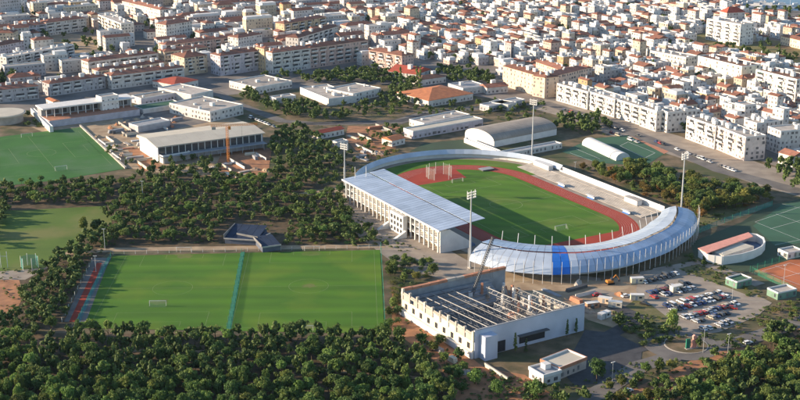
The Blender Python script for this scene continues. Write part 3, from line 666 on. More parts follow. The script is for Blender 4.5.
# sports and school buildings
sb = lambda *a, **k: B('school_building', *a, **k)
sb('white flat-roofed school pavilion behind the road, left of the two', 'school', (256.5, 88), (292, 81.5), 5, far=(240.6, 79.5), floors=1, cov='flat_roof', short='white school pavilion', tops=4, wallc=WH)
sb('low grey-roofed annex in front of the white school pavilion', 'school', (276, 99), (296, 96), 4, depth=9, floors=1, tops=1, wallc=WH)
sb('white school wing with skylight roof, lit left side', 'school', (300, 88), (328.5, 99.5), 5, depth=24, floors=1, short='white school wing', tops=7, wallc=(.72, .69, .65), win=False)
sb('white school hall joined to the right of the skylight wing', 'school', (353, 94.5), (381, 88.5), 6, far=(342.6, 86), floors=2, tops=3, wallc=WH, short='white school hall')
r = sb('low school with bright orange tiled roof', 'school', (428.5, 101), (473, 93.5), 5, far=(421, 88.5), floors=1, roof='hip', cov='tile_orange', tops=0, wallc=WH, short='orange-roofed school', pitch=.22)
sb('grey-roofed end of the orange-tiled school', 'school', (463, 89), (487, 86), 5, depth=22, floors=1, tops=1, wallc=WH, cov='grey')
B('villa', 'white villa with vivid red gable roof among dark trees', 'house', (416, 74.5), (431, 69.5), 6, far=(402, 67), floors=2, roof='gable', cov='tile_red', tops=1, wallc=WH, short='red-gabled villa', pitch=.3)
B('villa', 'low house with dark brown tiled roof below the red-gabled villa', 'house', (421, 80), (446, 76.5), 5, depth=13, floors=1, roof='hip', cov='tile_brown', tops=1, wallc=WH)
B('villa', 'white house with brown roof left of the big cream corner block', 'house', (487, 88), (508, 86), 5, depth=12, floors=1, roof='gable', cov='tile', tops=1, wallc=WH, short='white brown-roofed house')
B('long_building', 'long low pale building with flat roof behind the green court', 'clubhouse', (413, 132), (483, 119.5), 5, depth=11, floors=1, tops=0, wallc=LI, cov='beige_roof', short='long low clubhouse', sx=4, ww=2.2)
B('long_building', 'white low building with courtyard behind the long clubhouse', 'clubhouse', (424, 124), (470, 115), 4, depth=16, floors=1, tops=3, wallc=WH)
B('long_building', 'grey low shed right of the orange school', 'shed', (489, 107), (525, 100), 4, depth=10, floors=1, tops=0, wallc=GY, cov='grey')
B('long_building', 'white low shed in front of the street end, right of the orange school', 'shed', (489, 102.5), (508, 105.5), 4, depth=12, floors=1, tops=0, wallc=WH)
B('clubhouse', 'small house with orange roof at the left end of the long clubhouse', 'house', (392, 141), (405, 138), 4, depth=10, floors=1, roof='gable', cov='tile_orange', tops=0, wallc=WH, short='small orange-roofed house')
B('site_building', 'low building with red roof beside the earthworks', 'house', (318, 134), (344, 129), 4, depth=8, floors=1, roof='gable', cov='tile_red', tops=0, wallc=WH, short='red roof beside the earthworks')
B('site_building', 'small white block right of the red-roofed low building', 'hut', (337, 143), (348, 141), 3, depth=6, floors=1, tops=0, wallc=WH)
B('sports_building', 'white flat-roofed hall with grey roof left of the road', 'sports hall', (210, 112.5), (243, 105), 7, far=(184, 100.5), floors=2, tops=5, wallc=WH, short='white flat-roofed hall')
B('sports_building', 'white low hall behind the flat-roofed hall', 'sports hall', (191, 95.5), (213, 91), 6, far=(175, 85), floors=1, tops=2, wallc=WH, win=False)
B('sports_building', 'low hall with bright red tiled roof left of the road', 'sports hall', (174, 85), (198, 80), 5, far=(157, 80), floors=1, tops=0, roof='hip', cov='tile_red', wallc=WH, short='low bright red roof', pitch=.2)
B('sports_building', 'low grey-roofed shed on the building site', 'shed', (138, 127), (170, 121), 4, depth=12, floors=1, tops=0, wallc=GY, cov='grey', win=False)
B('sports_building', 'low white building with green roof, left of the white hall', 'shed', (143, 110), (183, 104), 3, depth=16, floors=1, tops=0, wallc=WH, cov='court_green', win=False)
B('sports_building', 'long grey low roof stretching right of the poolside stand', 'shed', (141, 99), (178, 93), 5, depth=14, floors=1, tops=2, wallc=LI)
# large beige-roofed hall
P, rz, L, D = frame((157.5, 147), (263, 133), 10, far=(142.5, 135))
FOOT.append(corners(P, rz, L, D, 2)); LAND.append(('beige-roofed hall', 200, 145))
r = empty('sports_hall', (*P, 0), rz, 'large hall with wide beige roof and glazed front beside the orange crane', 'sports hall')
m = MB(); m.add([(0, 0, 0), (0, D, 0), (0, D, 10), (0, D / 2, 11.6), (0, 0, 10), (.5, 0, 0), (.5, D, 0), (.5, D, 10), (.5, D / 2, 11.6), (.5, 0, 10)], [(0, 4, 3, 2, 1), (5, 6, 7, 8, 9), (0, 1, 6, 5), (1, 2, 7, 6), (2, 3, 8, 7), (3, 4, 9, 8), (4, 0, 5, 9)])
m.build('gable_wall', 'white', r)
MB().box(.5, L, 0.6, D, 0, 9.9).build('wall', 'wall', r, color=LI)
n = 16
for k in range(n):
    a, b = 1 + (L - 2) * k / n, 1 + (L - 2) * (k + .9) / n
    MB().box(a, b, .15, .6, 4.6, 9).build('window', 'glass', r); MB().box(b, 1 + (L - 2) * (k + 1) / n, 0, .6, 0, 9.6).build('pilaster', 'white', r)
MB().box(0, L, -6, .14, 4.1, 4.45).build('canopy', 'grey', r)
for k in range(10): MB().tube((2 + k * (L - 4) / 9, -5.5, 0), (2 + k * (L - 4) / 9, -5.5, 4.1), .18, 5).build('canopy_post', 'metal', r)
for j in range(2):
    for k in range(12):
        a, b = -1.2 + (L + 2.4) * k / 12, -1.2 + (L + 2.4) * (k + 1) / 12 - .08
        (ya, za, yb, zb) = (-1.2, 9.95, D / 2, 11.75) if j == 0 else (D / 2, 11.75, D + 1.2, 9.95)
        v = [(a, ya, za), (b, ya, za), (b, yb, zb), (a, yb, zb)]; v += [(x, y, z + .35) for x, y, z in v]
        MB().add(v, [(3, 2, 1, 0), (4, 5, 6, 7), (0, 1, 5, 4), (1, 2, 6, 5), (2, 3, 7, 6), (3, 0, 4, 7)]).build('roof_panel', 'beige_roof', r)
B('entrance_block', 'low flat pale canopy building at the left front of the beige-roofed hall', 'shed', (163, 157), (190, 152), 4.5, depth=14, floors=1, tops=0, wallc=WH, cov='grey', win=False)
# orange tower crane
r = empty('tower_crane', G(228.5, 164), radians(12), 'orange tower crane in front of the beige-roofed hall', 'crane')
def lattice(m, p, q, wd, n, rr=.09):
    p, q = Vector(p), Vector(q); d = (q - p); a = d.orthogonal().normalized() * wd / 2; b = d.normalized().cross(a)
    C_ = [a + b, a - b, -a - b, -a + b]
    for c in C_: m.tube(p + c, q + c, rr, 4)
    for k in range(n):
        s0, s1 = p + d * k / n, p + d * (k + 1) / n
        for i in range(4): m.tube(s0 + C_[i], s1 + C_[(i + 1) % 4], rr * .7, 3)
m = MB(); lattice(m, (0, 0, 0), (0, 0, 24), 1.3, 16, .11); m.build('tower', 'crane_orange', r)
m = MB(); lattice(m, (-10, 0, 24.9), (19, 0, 24.9), 1.0, 20, .10); m.build('jib', 'crane_orange', r)
MB().box(-9.5, -7, -.8, .8, 22.6, 24.4).build('counterweight', 'concrete', r); MB().box(.6, 2.2, -1.6, -.2, 22.4, 24.2).build('cab', 'crane_orange', r)
MB().box(-2, 2, -2, 2, 0, .7).build('base', 'concrete', r); MB().tube((9, 0, 24), (9, 0, 14), .06, 4).build('hook_cable', 'steel_dark', r)
# arched hall
P, rz, L, D = frame((494, 147.5), (556.5, 135), 0, far=(470.5, 137.5)); FOOT.append(corners(P, rz, L, D, 2)); LAND.append(('arched hall', 520, 135))
r = empty('arched_hall', (*P, 0), rz, 'hall with grey-brown barrel vault roof and white arched end', 'sports hall')
h0, rise, n = 4.2, 5.2, 16
arc = [(D / 2 - (D / 2) * cos(pi * i / n), h0 + rise * sin(pi * i / n)) for i in range(n + 1)]
def endwall(x, nm):
    m = MB(); v = [(x, 0, 0)] + [(x, y, z - .2) for y, z in arc] + [(x, D, 0)]; k = len(v); v += [(x + .6, y, z) for _, y, z in v]
    m.add(v, [tuple(range(k)), tuple(range(2 * k - 1, k - 1, -1))] + [(i, k + i, k + (i + 1) % k, (i + 1) % k) for i in range(k)]); return m.build(nm, 'white', r)
endwall(0, 'end_wall'); endwall(L - .6, 'end_wall')
for yy, nm in ((0, 'side_wall'), (D - .5, 'side_wall')): MB().box(.6, L - .6, yy, yy + .5, 0, h0 - .1).build(nm, 'white', r)
for k in range(14):
    a, b = -.3 + (L + .6) * k / 14, -.3 + (L + .6) * (k + 1) / 14 - .08
    m = MB()
    for i in range(n):
        (y0, z0), (y1, z1) = arc[i], arc[i + 1]; m.add([(a, y0, z0), (b, y0, z0), (b, y1, z1), (a, y1, z1)], [(0, 1, 2, 3)])
    m.build('roof_panel', 'vault_roof', r)
B('annex', 'long low pale annex with flat roof in front of the arched hall', 'annex', (503, 155), (562, 144), 3, depth=7, floors=1, tops=0, wallc=WH, cov='grey')
B('annex', 'low white wall-like annex at the left front of the arched hall', 'annex', (464, 139), (497, 152), 2.5, depth=3, floors=1, tops=0, wallc=(.72, .69, .65), cov='white', win=False)
ground_patch('green_court', [(409, 152), (424, 143.5), (464, 139.5), (486, 149), (440, 150)], .07, 'court_dark')
# poolside stand, left
P, rz, L, D = frame((50, 127.5), (140, 115.5), 0, depth=26); FOOT.append(corners(P, rz, L, D, 2)); LAND.append(('poolside stand', 80, 110))
r = empty('roofed_stand', (*P, 0), rz, 'long white roofed stand with open dark gallery above a pale terrace', 'stand')
MB().box(0, L, 0, 17, 0, 4.6).build('terrace', 'wall', r, color=LI); MB().box(0, L, 17, 25.6, 0, 10.4).build('back_wall', 'grey', r)
MB().box(.2, L - .2, .2, 16.9, 4.603, 4.7).build('deck', 'brick_orange', r)
for k in range(12): MB().box(2 + k * (L - 4) / 11 - .25, 2 + k * (L - 4) / 11 + .25, 11.2, 11.7, 4.7, 10.4).build('post', 'white', r)
for k in range(12):
    a, b = -1 + (L + 2) * k / 12, -1 + (L + 2) * (k + 1) / 12 - .1; MB().box(a, b, 10.4, 26, 10.42, 11.4).build('roof_panel', 'white', r)
for k in range(11): MB().box(3 + k * (L - 4) / 11, 3 + (k + .7) * (L - 4) / 11, 16.85, 16.99, 5.6, 9).build('window', 'glass', r)
B('stair_tower', 'white square tower with small windows breaking the poolside stand roof', 'tower', (101.5, 98), (118.5, 95.5), 14, depth=9, floors=4, tops=0, wallc=(.82, .80, .78), ww=.9, wh=1, short='white stair tower')
B('wall_block', 'white stepped wall descending left of the poolside stand', 'wall', (30.5, 109), (49.5, 127.5), 3.5, depth=2.5, tops=0, win=False, wallc=(.82, .79, .75), cov='white')
B('gate_house', 'narrow white house with orange tiled slope at the poolside stand end', 'house', (46, 99), (53, 102), 9, depth=5, floors=2, roof='gable', cov='tile_orange', tops=0, wallc=(.82, .79, .75))
c = G(3, 113, 6); r = empty('round_building', (*c, 0), 0, 'low round building with wide flat beige roof at the left edge', 'building')
cir = lambda rr, n=40: [(rr * cos(2 * pi * i / n), rr * sin(2 * pi * i / n)) for i in range(n)]
MB().prism(cir(13.6), 0, 5.6).build('wall', 'concrete', r); MB().prism(cir(15.5), 5.62, 6.4).build('roof', 'beige_roof', r); MB().prism(cir(14.6), 6.403, 6.6).build('roof_cover', 'beige_roof', r)
FOOT.append([(c[0] + x, c[1] + y) for x, y in cir(18, 8)])
# dark blue folded sheds above the training pitches
for (p0, p1, dp, lab, sl) in (((224, 238), (257, 240), 19, 'dark blue folded sheet roof above the divider fence, larger left part', 1.6), ((258, 239), (270, 233), 13, 'narrow dark blue sloping roof between the two blue sheds', 1.0), ((262, 247), (281, 244.5), 15, 'low dark blue sheet roof beside the bushes, right part', .8)):
    P, rz, L, D = frame(p0, p1, 3, depth=dp); FOOT.append(corners(P, rz, L, D, 1)); r = empty('blue_shed', (*P, 0), rz, lab, 'shed', 'blue sheds')
    MB().box(.3, L - .3, .3, D - .3, 0, 2.7).build('wall', 'wall', r, color=(.12, .14, .19))
    n = max(3, int(L / 4))
    for k in range(n):
        a, b = L * k / n, L * (k + 1) / n - .12
        v = [(a, 0, 2.8), (b, 0, 2.8), (b, D, 2.8 + sl), (a, D, 2.8 + sl)]; v += [(x, y, z + .2) for x, y, z in v]
        MB().add(v, [(3, 2, 1, 0), (4, 5, 6, 7), (0, 1, 5, 4), (1, 2, 6, 5), (2, 3, 7, 6), (3, 0, 4, 7)]).build('roof_panel', 'blue_sheet', r)
    m = MB(); m.box(-.3, -.02, 0, D, 2.7, 3.3 + sl); m.build('verge_board', 'steel_mid', r); m = MB(); m.box(0, L, -.4, -.02, 2.5, 3.15); m.build('gutter', 'steel_pale', r)
# marquee tunnel on the green courts
ground_patch('tennis_ground', [(562, 152), (590, 139), (640, 134), (670, 150), (645, 166), (598, 163)], .075, 'court_green')
ground_patch('court_border', [(628, 135), (640, 134), (671, 150), (664, 154)], .085, 'brick_orange')
lines('court_lines', [(G(570, 153), G(592, 161)), (G(576, 149), G(600, 159)), (G(628, 142), G(655, 153)), (G(620, 146), G(645, 158)), (G(628, 142), G(620, 146)), (G(655, 153), G(645, 158))], lambda x, y: (x, y), .09, 'line_white', .25)
P, rz, L, D = frame((582, 145), (616, 161), 0, depth=10); FOOT.append(corners(P, rz, L, D, 2))
r = empty('marquee', (*P, 0), rz, 'long white tunnel marquee over a green tennis court', 'marquee')
for k in range(9):
    a, b = L * k / 9, L * (k + 1) / 9 - .12; m = MB(); q = [(D / 2 - D / 2 * cos(pi * i / 10), 1.2 + 3.6 * sin(pi * i / 10)) for i in range(11)]; q = [(0, 0)] + q + [(D, 0)]
    for i in range(len(q) - 1): m.add([(a, *q[i]), (b, *q[i]), (b, *q[i + 1]), (a, *q[i + 1])], [(0, 1, 2, 3)])
    m.build('canvas_panel', 'white', r)
m = MB(); q2 = q; m.add([(0.05, y, z) for y, z in q], [tuple(range(len(q)))]); m.build('end_panel', 'white', r)
m = MB(); m.add([(L - .2, y, z) for y, z in q], [tuple(range(len(q) - 1, -1, -1))]); m.build('end_panel', 'white', r)
# ------------------------------------------------------------------ hall under construction
HH = 12.0
P, rz, L, D = frame((475, 331), (585, 304), HH, far=(407, 282.5)); D *= .93; FOOT.append(corners(P, rz, L, D, 2))
hall = empty('unfinished_hall', (*P, 0), rz, 'large unfinished hall without roof, open steel trusses and white front in bluish shade', 'building site')
MB().box(0, L, 0, .5, 0, HH).build('front_wall', 'render_shade_blue', hall)
MB().box(-.15, L + .15, -.12, .62, HH + .003, HH + .3).build('coping', 'grey', hall)
# left wall, ledge, piers
MB().box(-.4, 0, .51, D, 0, 7.2).build('side_wall', 'cream', hall)
MB().box(-1.5, -.42, .2, D, 0, 2.6).build('plinth', 'white', hall)
MB().box(-.55, .1, .52, D, 9.2, 10.1).build('ring_beam', 'concrete', hall)
n = 10
for k in range(n):
    y = .8 + (D - 2) * k / (n - 1); MB().box(-.7, .3, y - .5, y + .5, 7.203, HH - .1 + random.uniform(-.3, .3)).build('pier', 'concrete' if k % 3 else 'cream', hall)
    if k < n - 1:
        y2 = .8 + (D - 2) * (k + 1) / (n - 1)
        MB().box(-.35, 0, y + .56, y2 - .56 if k != 7 else (y + y2) / 2, 7.22, 9.18 if k in (0, 7) else 9.18).build('infill_panel', 'white' if k in (2, 3, 4) else 'concrete', hall)
        MB().box(-.3, 0, y + .56, y2 - .56, 10.12, 10.9 + random.uniform(-.3, .2)).build('parapet_panel', 'concrete', hall)
        MB().box(-.46, -.39, y + 2, y + 4, 3.4, 5.8).build('opening', 'dark', hall)
# back wall and floor
MB().box(-.4, L * .98, D - .6, D, 0, HH - 1.4).build('back_wall', 'grey', hall)
for k in range(12):
    a, b = L * .98 * k / 12, L * .98 * (k + .96) / 12; MB().box(a, b, D - 1.4, D + .3, HH - 1.38, HH - .4 + random.uniform(0, .3)).build('roof_slab', 'brick_orange' if k != 5 and k != 6 else 'concrete', hall)
MB().box(.2, L - .4, .6, D - .8, .12, .3).build('floor', 'steel_dark', hall)
for k in range(8):
    a = 1 + k * 1.3; MB().box(.4, L * .8, D - 3 - k * 1.4, D - 1.7 - k * 1.4, .31, 7.5 - k * .8).build('tier_step', 'grey', hall)
MB().box(L - .5, L, .51, D * .55, 0, 6.5).build('side_wall', 'concrete', hall)
zt_ = lambda y: HH - .9 - 3.6 * y / D
for k in range(11):
    x = 3.5 + (L - 8) * k / 10 + random.uniform(-.5, .5); m = MB(); q = 12; e = D * (.95 if k < 5 else random.uniform(.45, .9)); dx = 0
    m.add([(x - .1, .6, zt_(.6)), (x + .1, .6, zt_(.6)), (x + .1, e, zt_(e)), (x - .1, e, zt_(e)), (x - .1, .6, zt_(.6) + .3), (x + .1, .6, zt_(.6) + .3), (x + .1, e, zt_(e) + .3), (x - .1, e, zt_(e) + .3)], [(3, 2, 1, 0), (4, 5, 6, 7), (0, 1, 5, 4), (1, 2, 6, 5), (2, 3, 7, 6), (3, 0, 4, 7)])
    m.tube((x, .6, zt_(.6) - 1.8), (x, e, zt_(e) - 1.8), .12, 4)
    for i in range(q):
        a_, b_ = .8 + e * .98 * i / q, .8 + e * .98 * (i + 1) / q; mid = (a_ + b_) / 2
        m.tube((x, a_, zt_(a_) - 1.8), (x, mid, zt_(mid)), .09, 3); m.tube((x, mid, zt_(mid)), (x, b_, zt_(b_) - 1.8), .09, 3)
    m.build('truss', 'steel_pale' if k % 3 else 'steel_mid', hall)
for k in range(9):
    y = 4 + (D - 10) * k / 8; MB().box(4, L - 6 if k < 2 else L * .55, y - .1, y + .1, zt_(y) - .35, zt_(y) - .05).build('purlin', 'steel_dark', hall)
MB().box(2.2, 8.2, -4.2, -.02, 0, 10.2).build('stair_tower', 'render_shade_blue', hall)
MB().box(11, 15, -.14, -.02, .2, 5).build('doorway', 'dark', hall); MB().box(22, 35, -.16, -.02, 1.5, 5.2).build('dark_window', 'dark', hall); MB().box(21, 36, -2.2, -.02, 5.25, 5.55).build('canopy', 'steel_dark', hall)
def heap(cx, cy, rx, ry, hz, seed):
    rr = random.Random(seed); m = MB(); n = 9; v = [(cx, cy, hz)]; f = []
    for j in range(1, 5):
        for i in range(n):
            a = 2 * pi * i / n; q = j / 4; v.append((cx + rx * q * cos(a) * rr.uniform(.8, 1.15), cy + ry * q * sin(a) * rr.uniform(.8, 1.15), max(.05, hz * (1 - q) * rr.uniform(.6, 1.4))))
    for i in range(n): f.append((0, 1 + i, 1 + (i + 1) % n))
    for j in range(3):
        for i in range(n): a = 1 + j * n + i; b = 1 + j * n + (i + 1) % n; f.append((a, a + n, b + n, b))
    return m.add(v, f)
for k in range(22):
    x, y = L * random.uniform(.66, .97), D * random.uniform(.35, .92)
    if random.random() < .6: MB().box(x - .5, x + .5, y - .5, y + .5, .3, random.uniform(5, 10.5), rot=random.random()).build('broken_pier', random.choice(['brick_orange', 'concrete', 'white']), hall)
    heap(x + 1, y, random.uniform(2, 4), random.uniform(2, 4), random.uniform(2.5, 6), k).build('rubble_heap', random.choice(['rubble', 'brick_orange', 'concrete']), hall)
# mobile crane inside
def hat(px, py, Y):
    u = (px - 400) / FPX; v = (py - 200) / FPX; dy = cos(PITCH) - v * sin(PITCH); k = Y / dy; return (u * k, Y, CAM_H - k * (sin(PITCH) + v * cos(PITCH)))
b0 = Vector(hat(470.5, 298, 517)); b1 = Vector(hat(493, 237, 520))
r = empty('mobile_crane', (b0.x, b0.y, 0), 0, 'mobile crane with long dark boom rising from the unfinished hall', 'crane')
d = b1 - b0; o = b0.copy(); o.z = 0
m = MB(); lattice(m, (0, 0, 3.2), b1 - o, .95, 30, .15); m.build('boom', 'steel_dark', r)
MB().box(-3.8, 3.8, -1.4, 1.4, 1.3, 2.4).build('chassis', 'crane_orange', r); MB().box(-2, 1, -1.3, 1.3, 2.42, 4.2).build('cab', 'white', r)
for x in (-2.8, 0, 2.8):
    for y in (-1.3, 1.3): MB().tube((x, y - .25, .65), (x, y + .25, .65), .65, 10).build('wheel', 'tyre', r)
t = b1 - o; MB().tube(t, (t.x + .3, t.y, 12), .07, 4).build('hoist_cable', 'steel_dark', r)
# white winch housing that the boom passes
MB().box(-.9, .9, -.9, .9, 4.2, 6.4).build('winch_house', 'white', r)

# small foreground buildings
def fascia(r, L, D, h, mat):
    for b in ((-.25, L + .25, -.25, -.02), (-.25, L + .25, D + .02, D + .25), (-.25, -.02, -.02, D + .02), (L + .02, L + .25, -.02, D + .02)): MB().box(*b, h - .6, h + .75).build('fascia', mat, r)
r = building('pavilion', 'low pavilion with pinkish roof and red fascia, in front of the unfinished hall', 'pavilion', (560, 369), (586.5, 358.5), 4.4, far=(545, 359), floors=1, tops=0, wallc=(.6, .5, .45), cov='beige_roof', sx=3)
P, rz, L, D = frame((560, 369), (586.5, 358.5), 4.4, far=(545, 359)); fascia(r, L, D, 4.4, 'brick_orange')
r = building('pavilion', 'small white cube pavilion with grey roof, nearest the bottom edge', 'pavilion', (543.5, 376.5), (561, 371.5), 4.0, far=(529.5, 368), floors=1, tops=1, wallc=WH, cov='grey', sx=3)
P, rz, L, D = frame((543.5, 376.5), (561, 371.5), 4.0, far=(529.5, 368)); fascia(r, L, D, 4.0, 'white')
# curved white building on the right
o = Vector(G(707, 257)); cb = empty('courtyard_building', (o.x, o.y, 0), 0, 'low white building with rounded end, pinkish roof and inner court', 'building')
FOOT.append([G(695, 252), G(720, 266), G(768, 250), G(760, 236)])
def loc(px, py, z): q = G(px, py, z); return (q[0] - o.x, q[1] - o.y)
outer = [loc(*p, 4) for p in ((698.5, 249.5), (748, 233.5), (757, 234.5), (764, 238), (765.5, 242.5), (762, 247), (754, 251), (742, 254.5), (722, 257.5), (708, 255.5))]
ctr = (sum(p[0] for p in outer) / len(outer), sum(p[1] for p in outer) / len(outer))
inn = []
for i, p in enumerate(outer):
    q = (ctr[0] - p[0], ctr[1] - p[1]); l = hypot(*q); k = .7 / l; inn.append((p[0] + q[0] * k, p[1] + q[1] * k))
for i in range(len(outer)):
    j = (i + 1) % len(outer)
    MB().prism([outer[i], outer[j], inn[j], inn[i]], 0, 4.4).build('wall_panel', 'white', cb)
bk = [loc(*p, 4.6) for p in ((698, 248.5), (748.5, 232.5), (753, 236.5), (707, 253.5))]
MB().prism(bk, 4.42, 4.8).build('roof', 'pink', cb)
bk = [loc(*p, 3.6) for p in ((712, 251.5), (742, 243), (754, 246.5), (724, 256))]
MB().prism(bk, 0, 3.5).build('pavilion_wall', 'wall', cb, color=WH); MB().prism(bk, 3.52, 3.8).build('pavilion_roof', 'beige_roof', cb)
MB().sheet(inn, .2).build('court_floor', 'seat_blue', cb)
# courts on the right
ground_patch('sports_court', [(690, 243), (742, 222), (765, 206), (860, 188), (870, 262), (790, 262), (752, 272), (700, 270)], .075, 'court_dark')
ground_patch('tennis_court', [(753, 226), (782, 205), (860, 192), (870, 240), (800, 243), (775, 246)], .085, 'court_green')
lines('court_lines', [(G(*a), G(*b)) for a, b in (((755, 222), (810, 244)), ((776, 214), (830, 234)), ((782, 204), (840, 218)), ((775, 245), (830, 234)), ((755, 222), (800, 207)), ((770, 229), (820, 215)))], lambda x, y: (x, y), .095, 'line_white', .18)
ground_patch('tennis_court', [(754, 271), (790, 260), (850, 254), (860, 305), (800, 292.5), (775, 281)], .095, 'court_orange')
lines('court_lines', [(G(*a), G(*b)) for a, b in (((762, 271), (800, 285)), ((775, 266), (830, 285)), ((790, 263), (840, 278)), ((762, 271), (790, 263)), ((781, 278), (812, 270)))], lambda x, y: (x, y), .105, 'line_white', .2)
fence('wire_fence', 'green mesh fence round the orange tennis courts', [(750, 272), (788, 259), (815, 256)], 3, 'net_green', 8)
fence('wire_fence', 'green mesh fence along the near side of the orange tennis courts', [(752, 273), (776, 284), (802, 296)], 3, 'net_green', 7)
fence('wire_fence', 'long turquoise mesh fence beside the green courts', [(692, 236), (735, 219), (772, 206)], 3, 'net_cyan', 10)
for (x, y, h, lab) in ((722, 273, 10, 'lamp post beside the rounded white building'), (783, 290, 12, 'lamp post between the orange tennis courts and the hut'), (732, 300, 9, 'lamp post at the right side of the car park'), (703, 353, 11, 'lamp post on the road beside the roundabout'), (612, 384, 9, 'lamp post beside the small white pavilion'), (727, 362, 12, 'dark lamp post above the orange clay bank'), (547, 177, 5, 'small lamp on the white stadium wall, left one'), (575, 170, 5, 'small lamp on the white stadium wall, right one')):
    r = empty('lamp_post', G(x, y), radians(30), lab, 'lamp post', 'lamp posts'); MB().tube((0, 0, 0), (0, 0, h), .13, 6, .07).build('pole', 'metal', r); MB().box(-.9, .9, -.15, .15, h, h + .2).build('lamp', 'white', r)
for (p0, p1, lab, wc, cv) in (((737, 283), (752, 279), 'small green-walled hut beside the orange courts', (.16, .30, .22), 'court_green'), ((778, 294), (797, 290), 'green-walled hut with pale roof at the near tennis corner', (.18, .30, .23), 'flat_roof'), ((788, 254), (803, 251), 'small white hut between the green and orange courts', (.75, .7, .66), 'flat_roof')):
    building('hut', lab, 'hut', p0, p1, 3, depth=7, floors=1, tops=0, wallc=wc, cov=cv)
# site containers and digger
for i, (x, y, c, lab) in enumerate(((605, 303, (.75, .6, .45), 'cream site container, left of a pair by the yard'), (615, 307, (.72, .66, .55), 'cream site container, right of a pair by the yard'), (637, 300, (.8, .66, .5), 'cream site container standing upright beside the car park'), (637, 283, (.8, .7, .5), 'pale site container at the near foot of the curved roof'), (592, 308, (.5, .25, .15), 'rust red container beside the unfinished hall'), (676, 291, (.8, .7, .55), 'pale site container standing among the parked cars'), (604, 318, (.7, .7, .7), 'grey-white site cabin in the shade right of the unfinished hall'))):
    r = empty('site_container', G(x, y), radians(-25 + 11 * i), lab, 'container', 'site containers'); a, b = 3, 1.25
    MB().box(-a, a, -b, b, .15, 2.7).build('body', 'wall', r, color=c); MB().box(-a - .08, a + .08, -b - .08, b + .08, 2.72, 2.85).build('roof', 'white', r); MB().box(-1, 0, -b - .06, -b - .005, .3, 2.3).build('door', 'grey', r); MB().box(.7, 2, -b - .06, -b - .005, 1.2, 2.1).build('window', 'glass', r)
r = empty('excavator', G(610, 284), radians(20), 'orange excavator working in front of the curved stand', 'excavator')
for y in (-1.1, 1.1): MB().box(-1.7, 1.7, y - .3, y + .3, 0, .8).build('track', 'tyre', r)
MB().box(-1.8, 1.2, -1.2, 1.2, .9, 2).build('body', 'crane_orange', r); MB().box(.1, 1.3, -1.1, .1, 2.02, 3.1).build('cab', 'glass', r)
MB().tube((1, .5, 1.8), (3.2, .5, 4), .25, 5).build('boom', 'crane_orange', r); MB().tube((3.2, .5, 4), (5, .5, 1.6), .2, 5).build('arm', 'crane_orange', r); MB().box(4.6, 5.4, .1, .9, .6, 1.5).build('bucket', 'steel_dark', r)
# roundabout
c = Vector(G(686, 345)); m = MB()
def ell(cx, cy, rr, n=36): return [(cx + rr * cos(2 * pi * i / n), cy + rr * sin(2 * pi * i / n)) for i in range(n)]
structure('roundabout_road', MB().sheet(ell(c.x - 2, c.y, 15.5), .128), 'pale_asphalt')
structure('roundabout_kerb', MB().prism(ell(c.x, c.y, 9), .05, .28), 'concrete'); structure('roundabout_island', MB().prism(ell(c.x, c.y, 8.5), .06, .32), 'earth')
q = G(693.5, 348.5); r = empty('roundabout_sculpture', (*q, .3), radians(20), 'upright pink sculpture with green slab on the roundabout', 'sculpture'); r.scale = (.75, .75, .8)
prof = [(-1.3, 0), (1.4, 0), (1.3, 1.6), (1.7, 3), (1.2, 4.2), (1.5, 5.6), (1.0, 6.8), (0, 7.2), (-1.0, 6.6), (-.7, 5), (-1.2, 3.4), (-.8, 1.8)]
k = len(prof); m = MB(); v = [(x, -.6, z) for x, z in prof] + [(x, .6, z) for x, z in prof]; m.add(v, [tuple(range(k)), tuple(range(2 * k - 1, k - 1, -1))] + [(i, k + i, k + (i + 1) % k, (i + 1) % k) for i in range(k)]); m.build('figure', 'pink', r)
MB().box(-4.6, -2.2, .2, .9, 0, 5.2).build('slab', 'fence_green', r); MB().box(-5, 2.4, -1.2, 1.4, -.05, .2).build('plinth', 'concrete', r)

# ------------------------------------------------------------------ cars
def car_proto(kind):
    r = empty('car', (0, 0, 0)); l, w_ = (4.2, 1.75) if kind == 0 else ((4.6, 1.8) if kind == 1 else (5.0, 1.95)); a = l / 2; b = w_ / 2
    hb = .8 if kind < 2 else 1.0; ht = 1.45 if kind < 2 else 2.0
    prof = [(-a, .3), (a, .3), (a, .62), (a - .15, hb - .08), (a * .45, hb), (-a + (.35 if kind else .1), hb + .04), (-a, hb - .05)]
    def ext(prof, b0, b1=None):
        k = len(prof); v = [(x, -b0, z) for x, z in prof] + [(x, b0, z) for x, z in prof]
        return MB().add(v, [tuple(range(k)), tuple(range(2 * k - 1, k - 1, -1))] + [(i, k + i, k + (i + 1) % k, (i + 1) % k) for i in range(k)])
    m = ext(prof, b)
    t0, t1 = (-a * .55, a * .12) if kind == 1 else ((-a * .8, a * .1) if kind == 0 else (-a * .95, a * .35))
    m.prism([(t0, -b + .22), (t1, -b + .22), (t1, b - .22), (t0, b - .22)], ht - .1, ht)
    m.build('body', 'car_paint', r)
    gl = [(t0 - .35, hb + .02), (t1 + .75, hb + .01), (t1 + .02, ht - .1), (t0 - .02, ht - .1)]; ext(gl, b - .14).build('window', 'glass', r)
    for x in (-a * .62, a * .62):
        for y in (-b + .1, b - .1): MB().tube((x, y - .11, .33), (x, y + .11, .33), .33, 10).build('wheel', 'tyre', r)
    for y in (-b + .3, b - .3): MB().box(a - .02, a + .03, y - .18, y + .18, .5, .66).build('headlight', 'white', r)
    return r
protos = [car_proto(i) for i in range(3)]
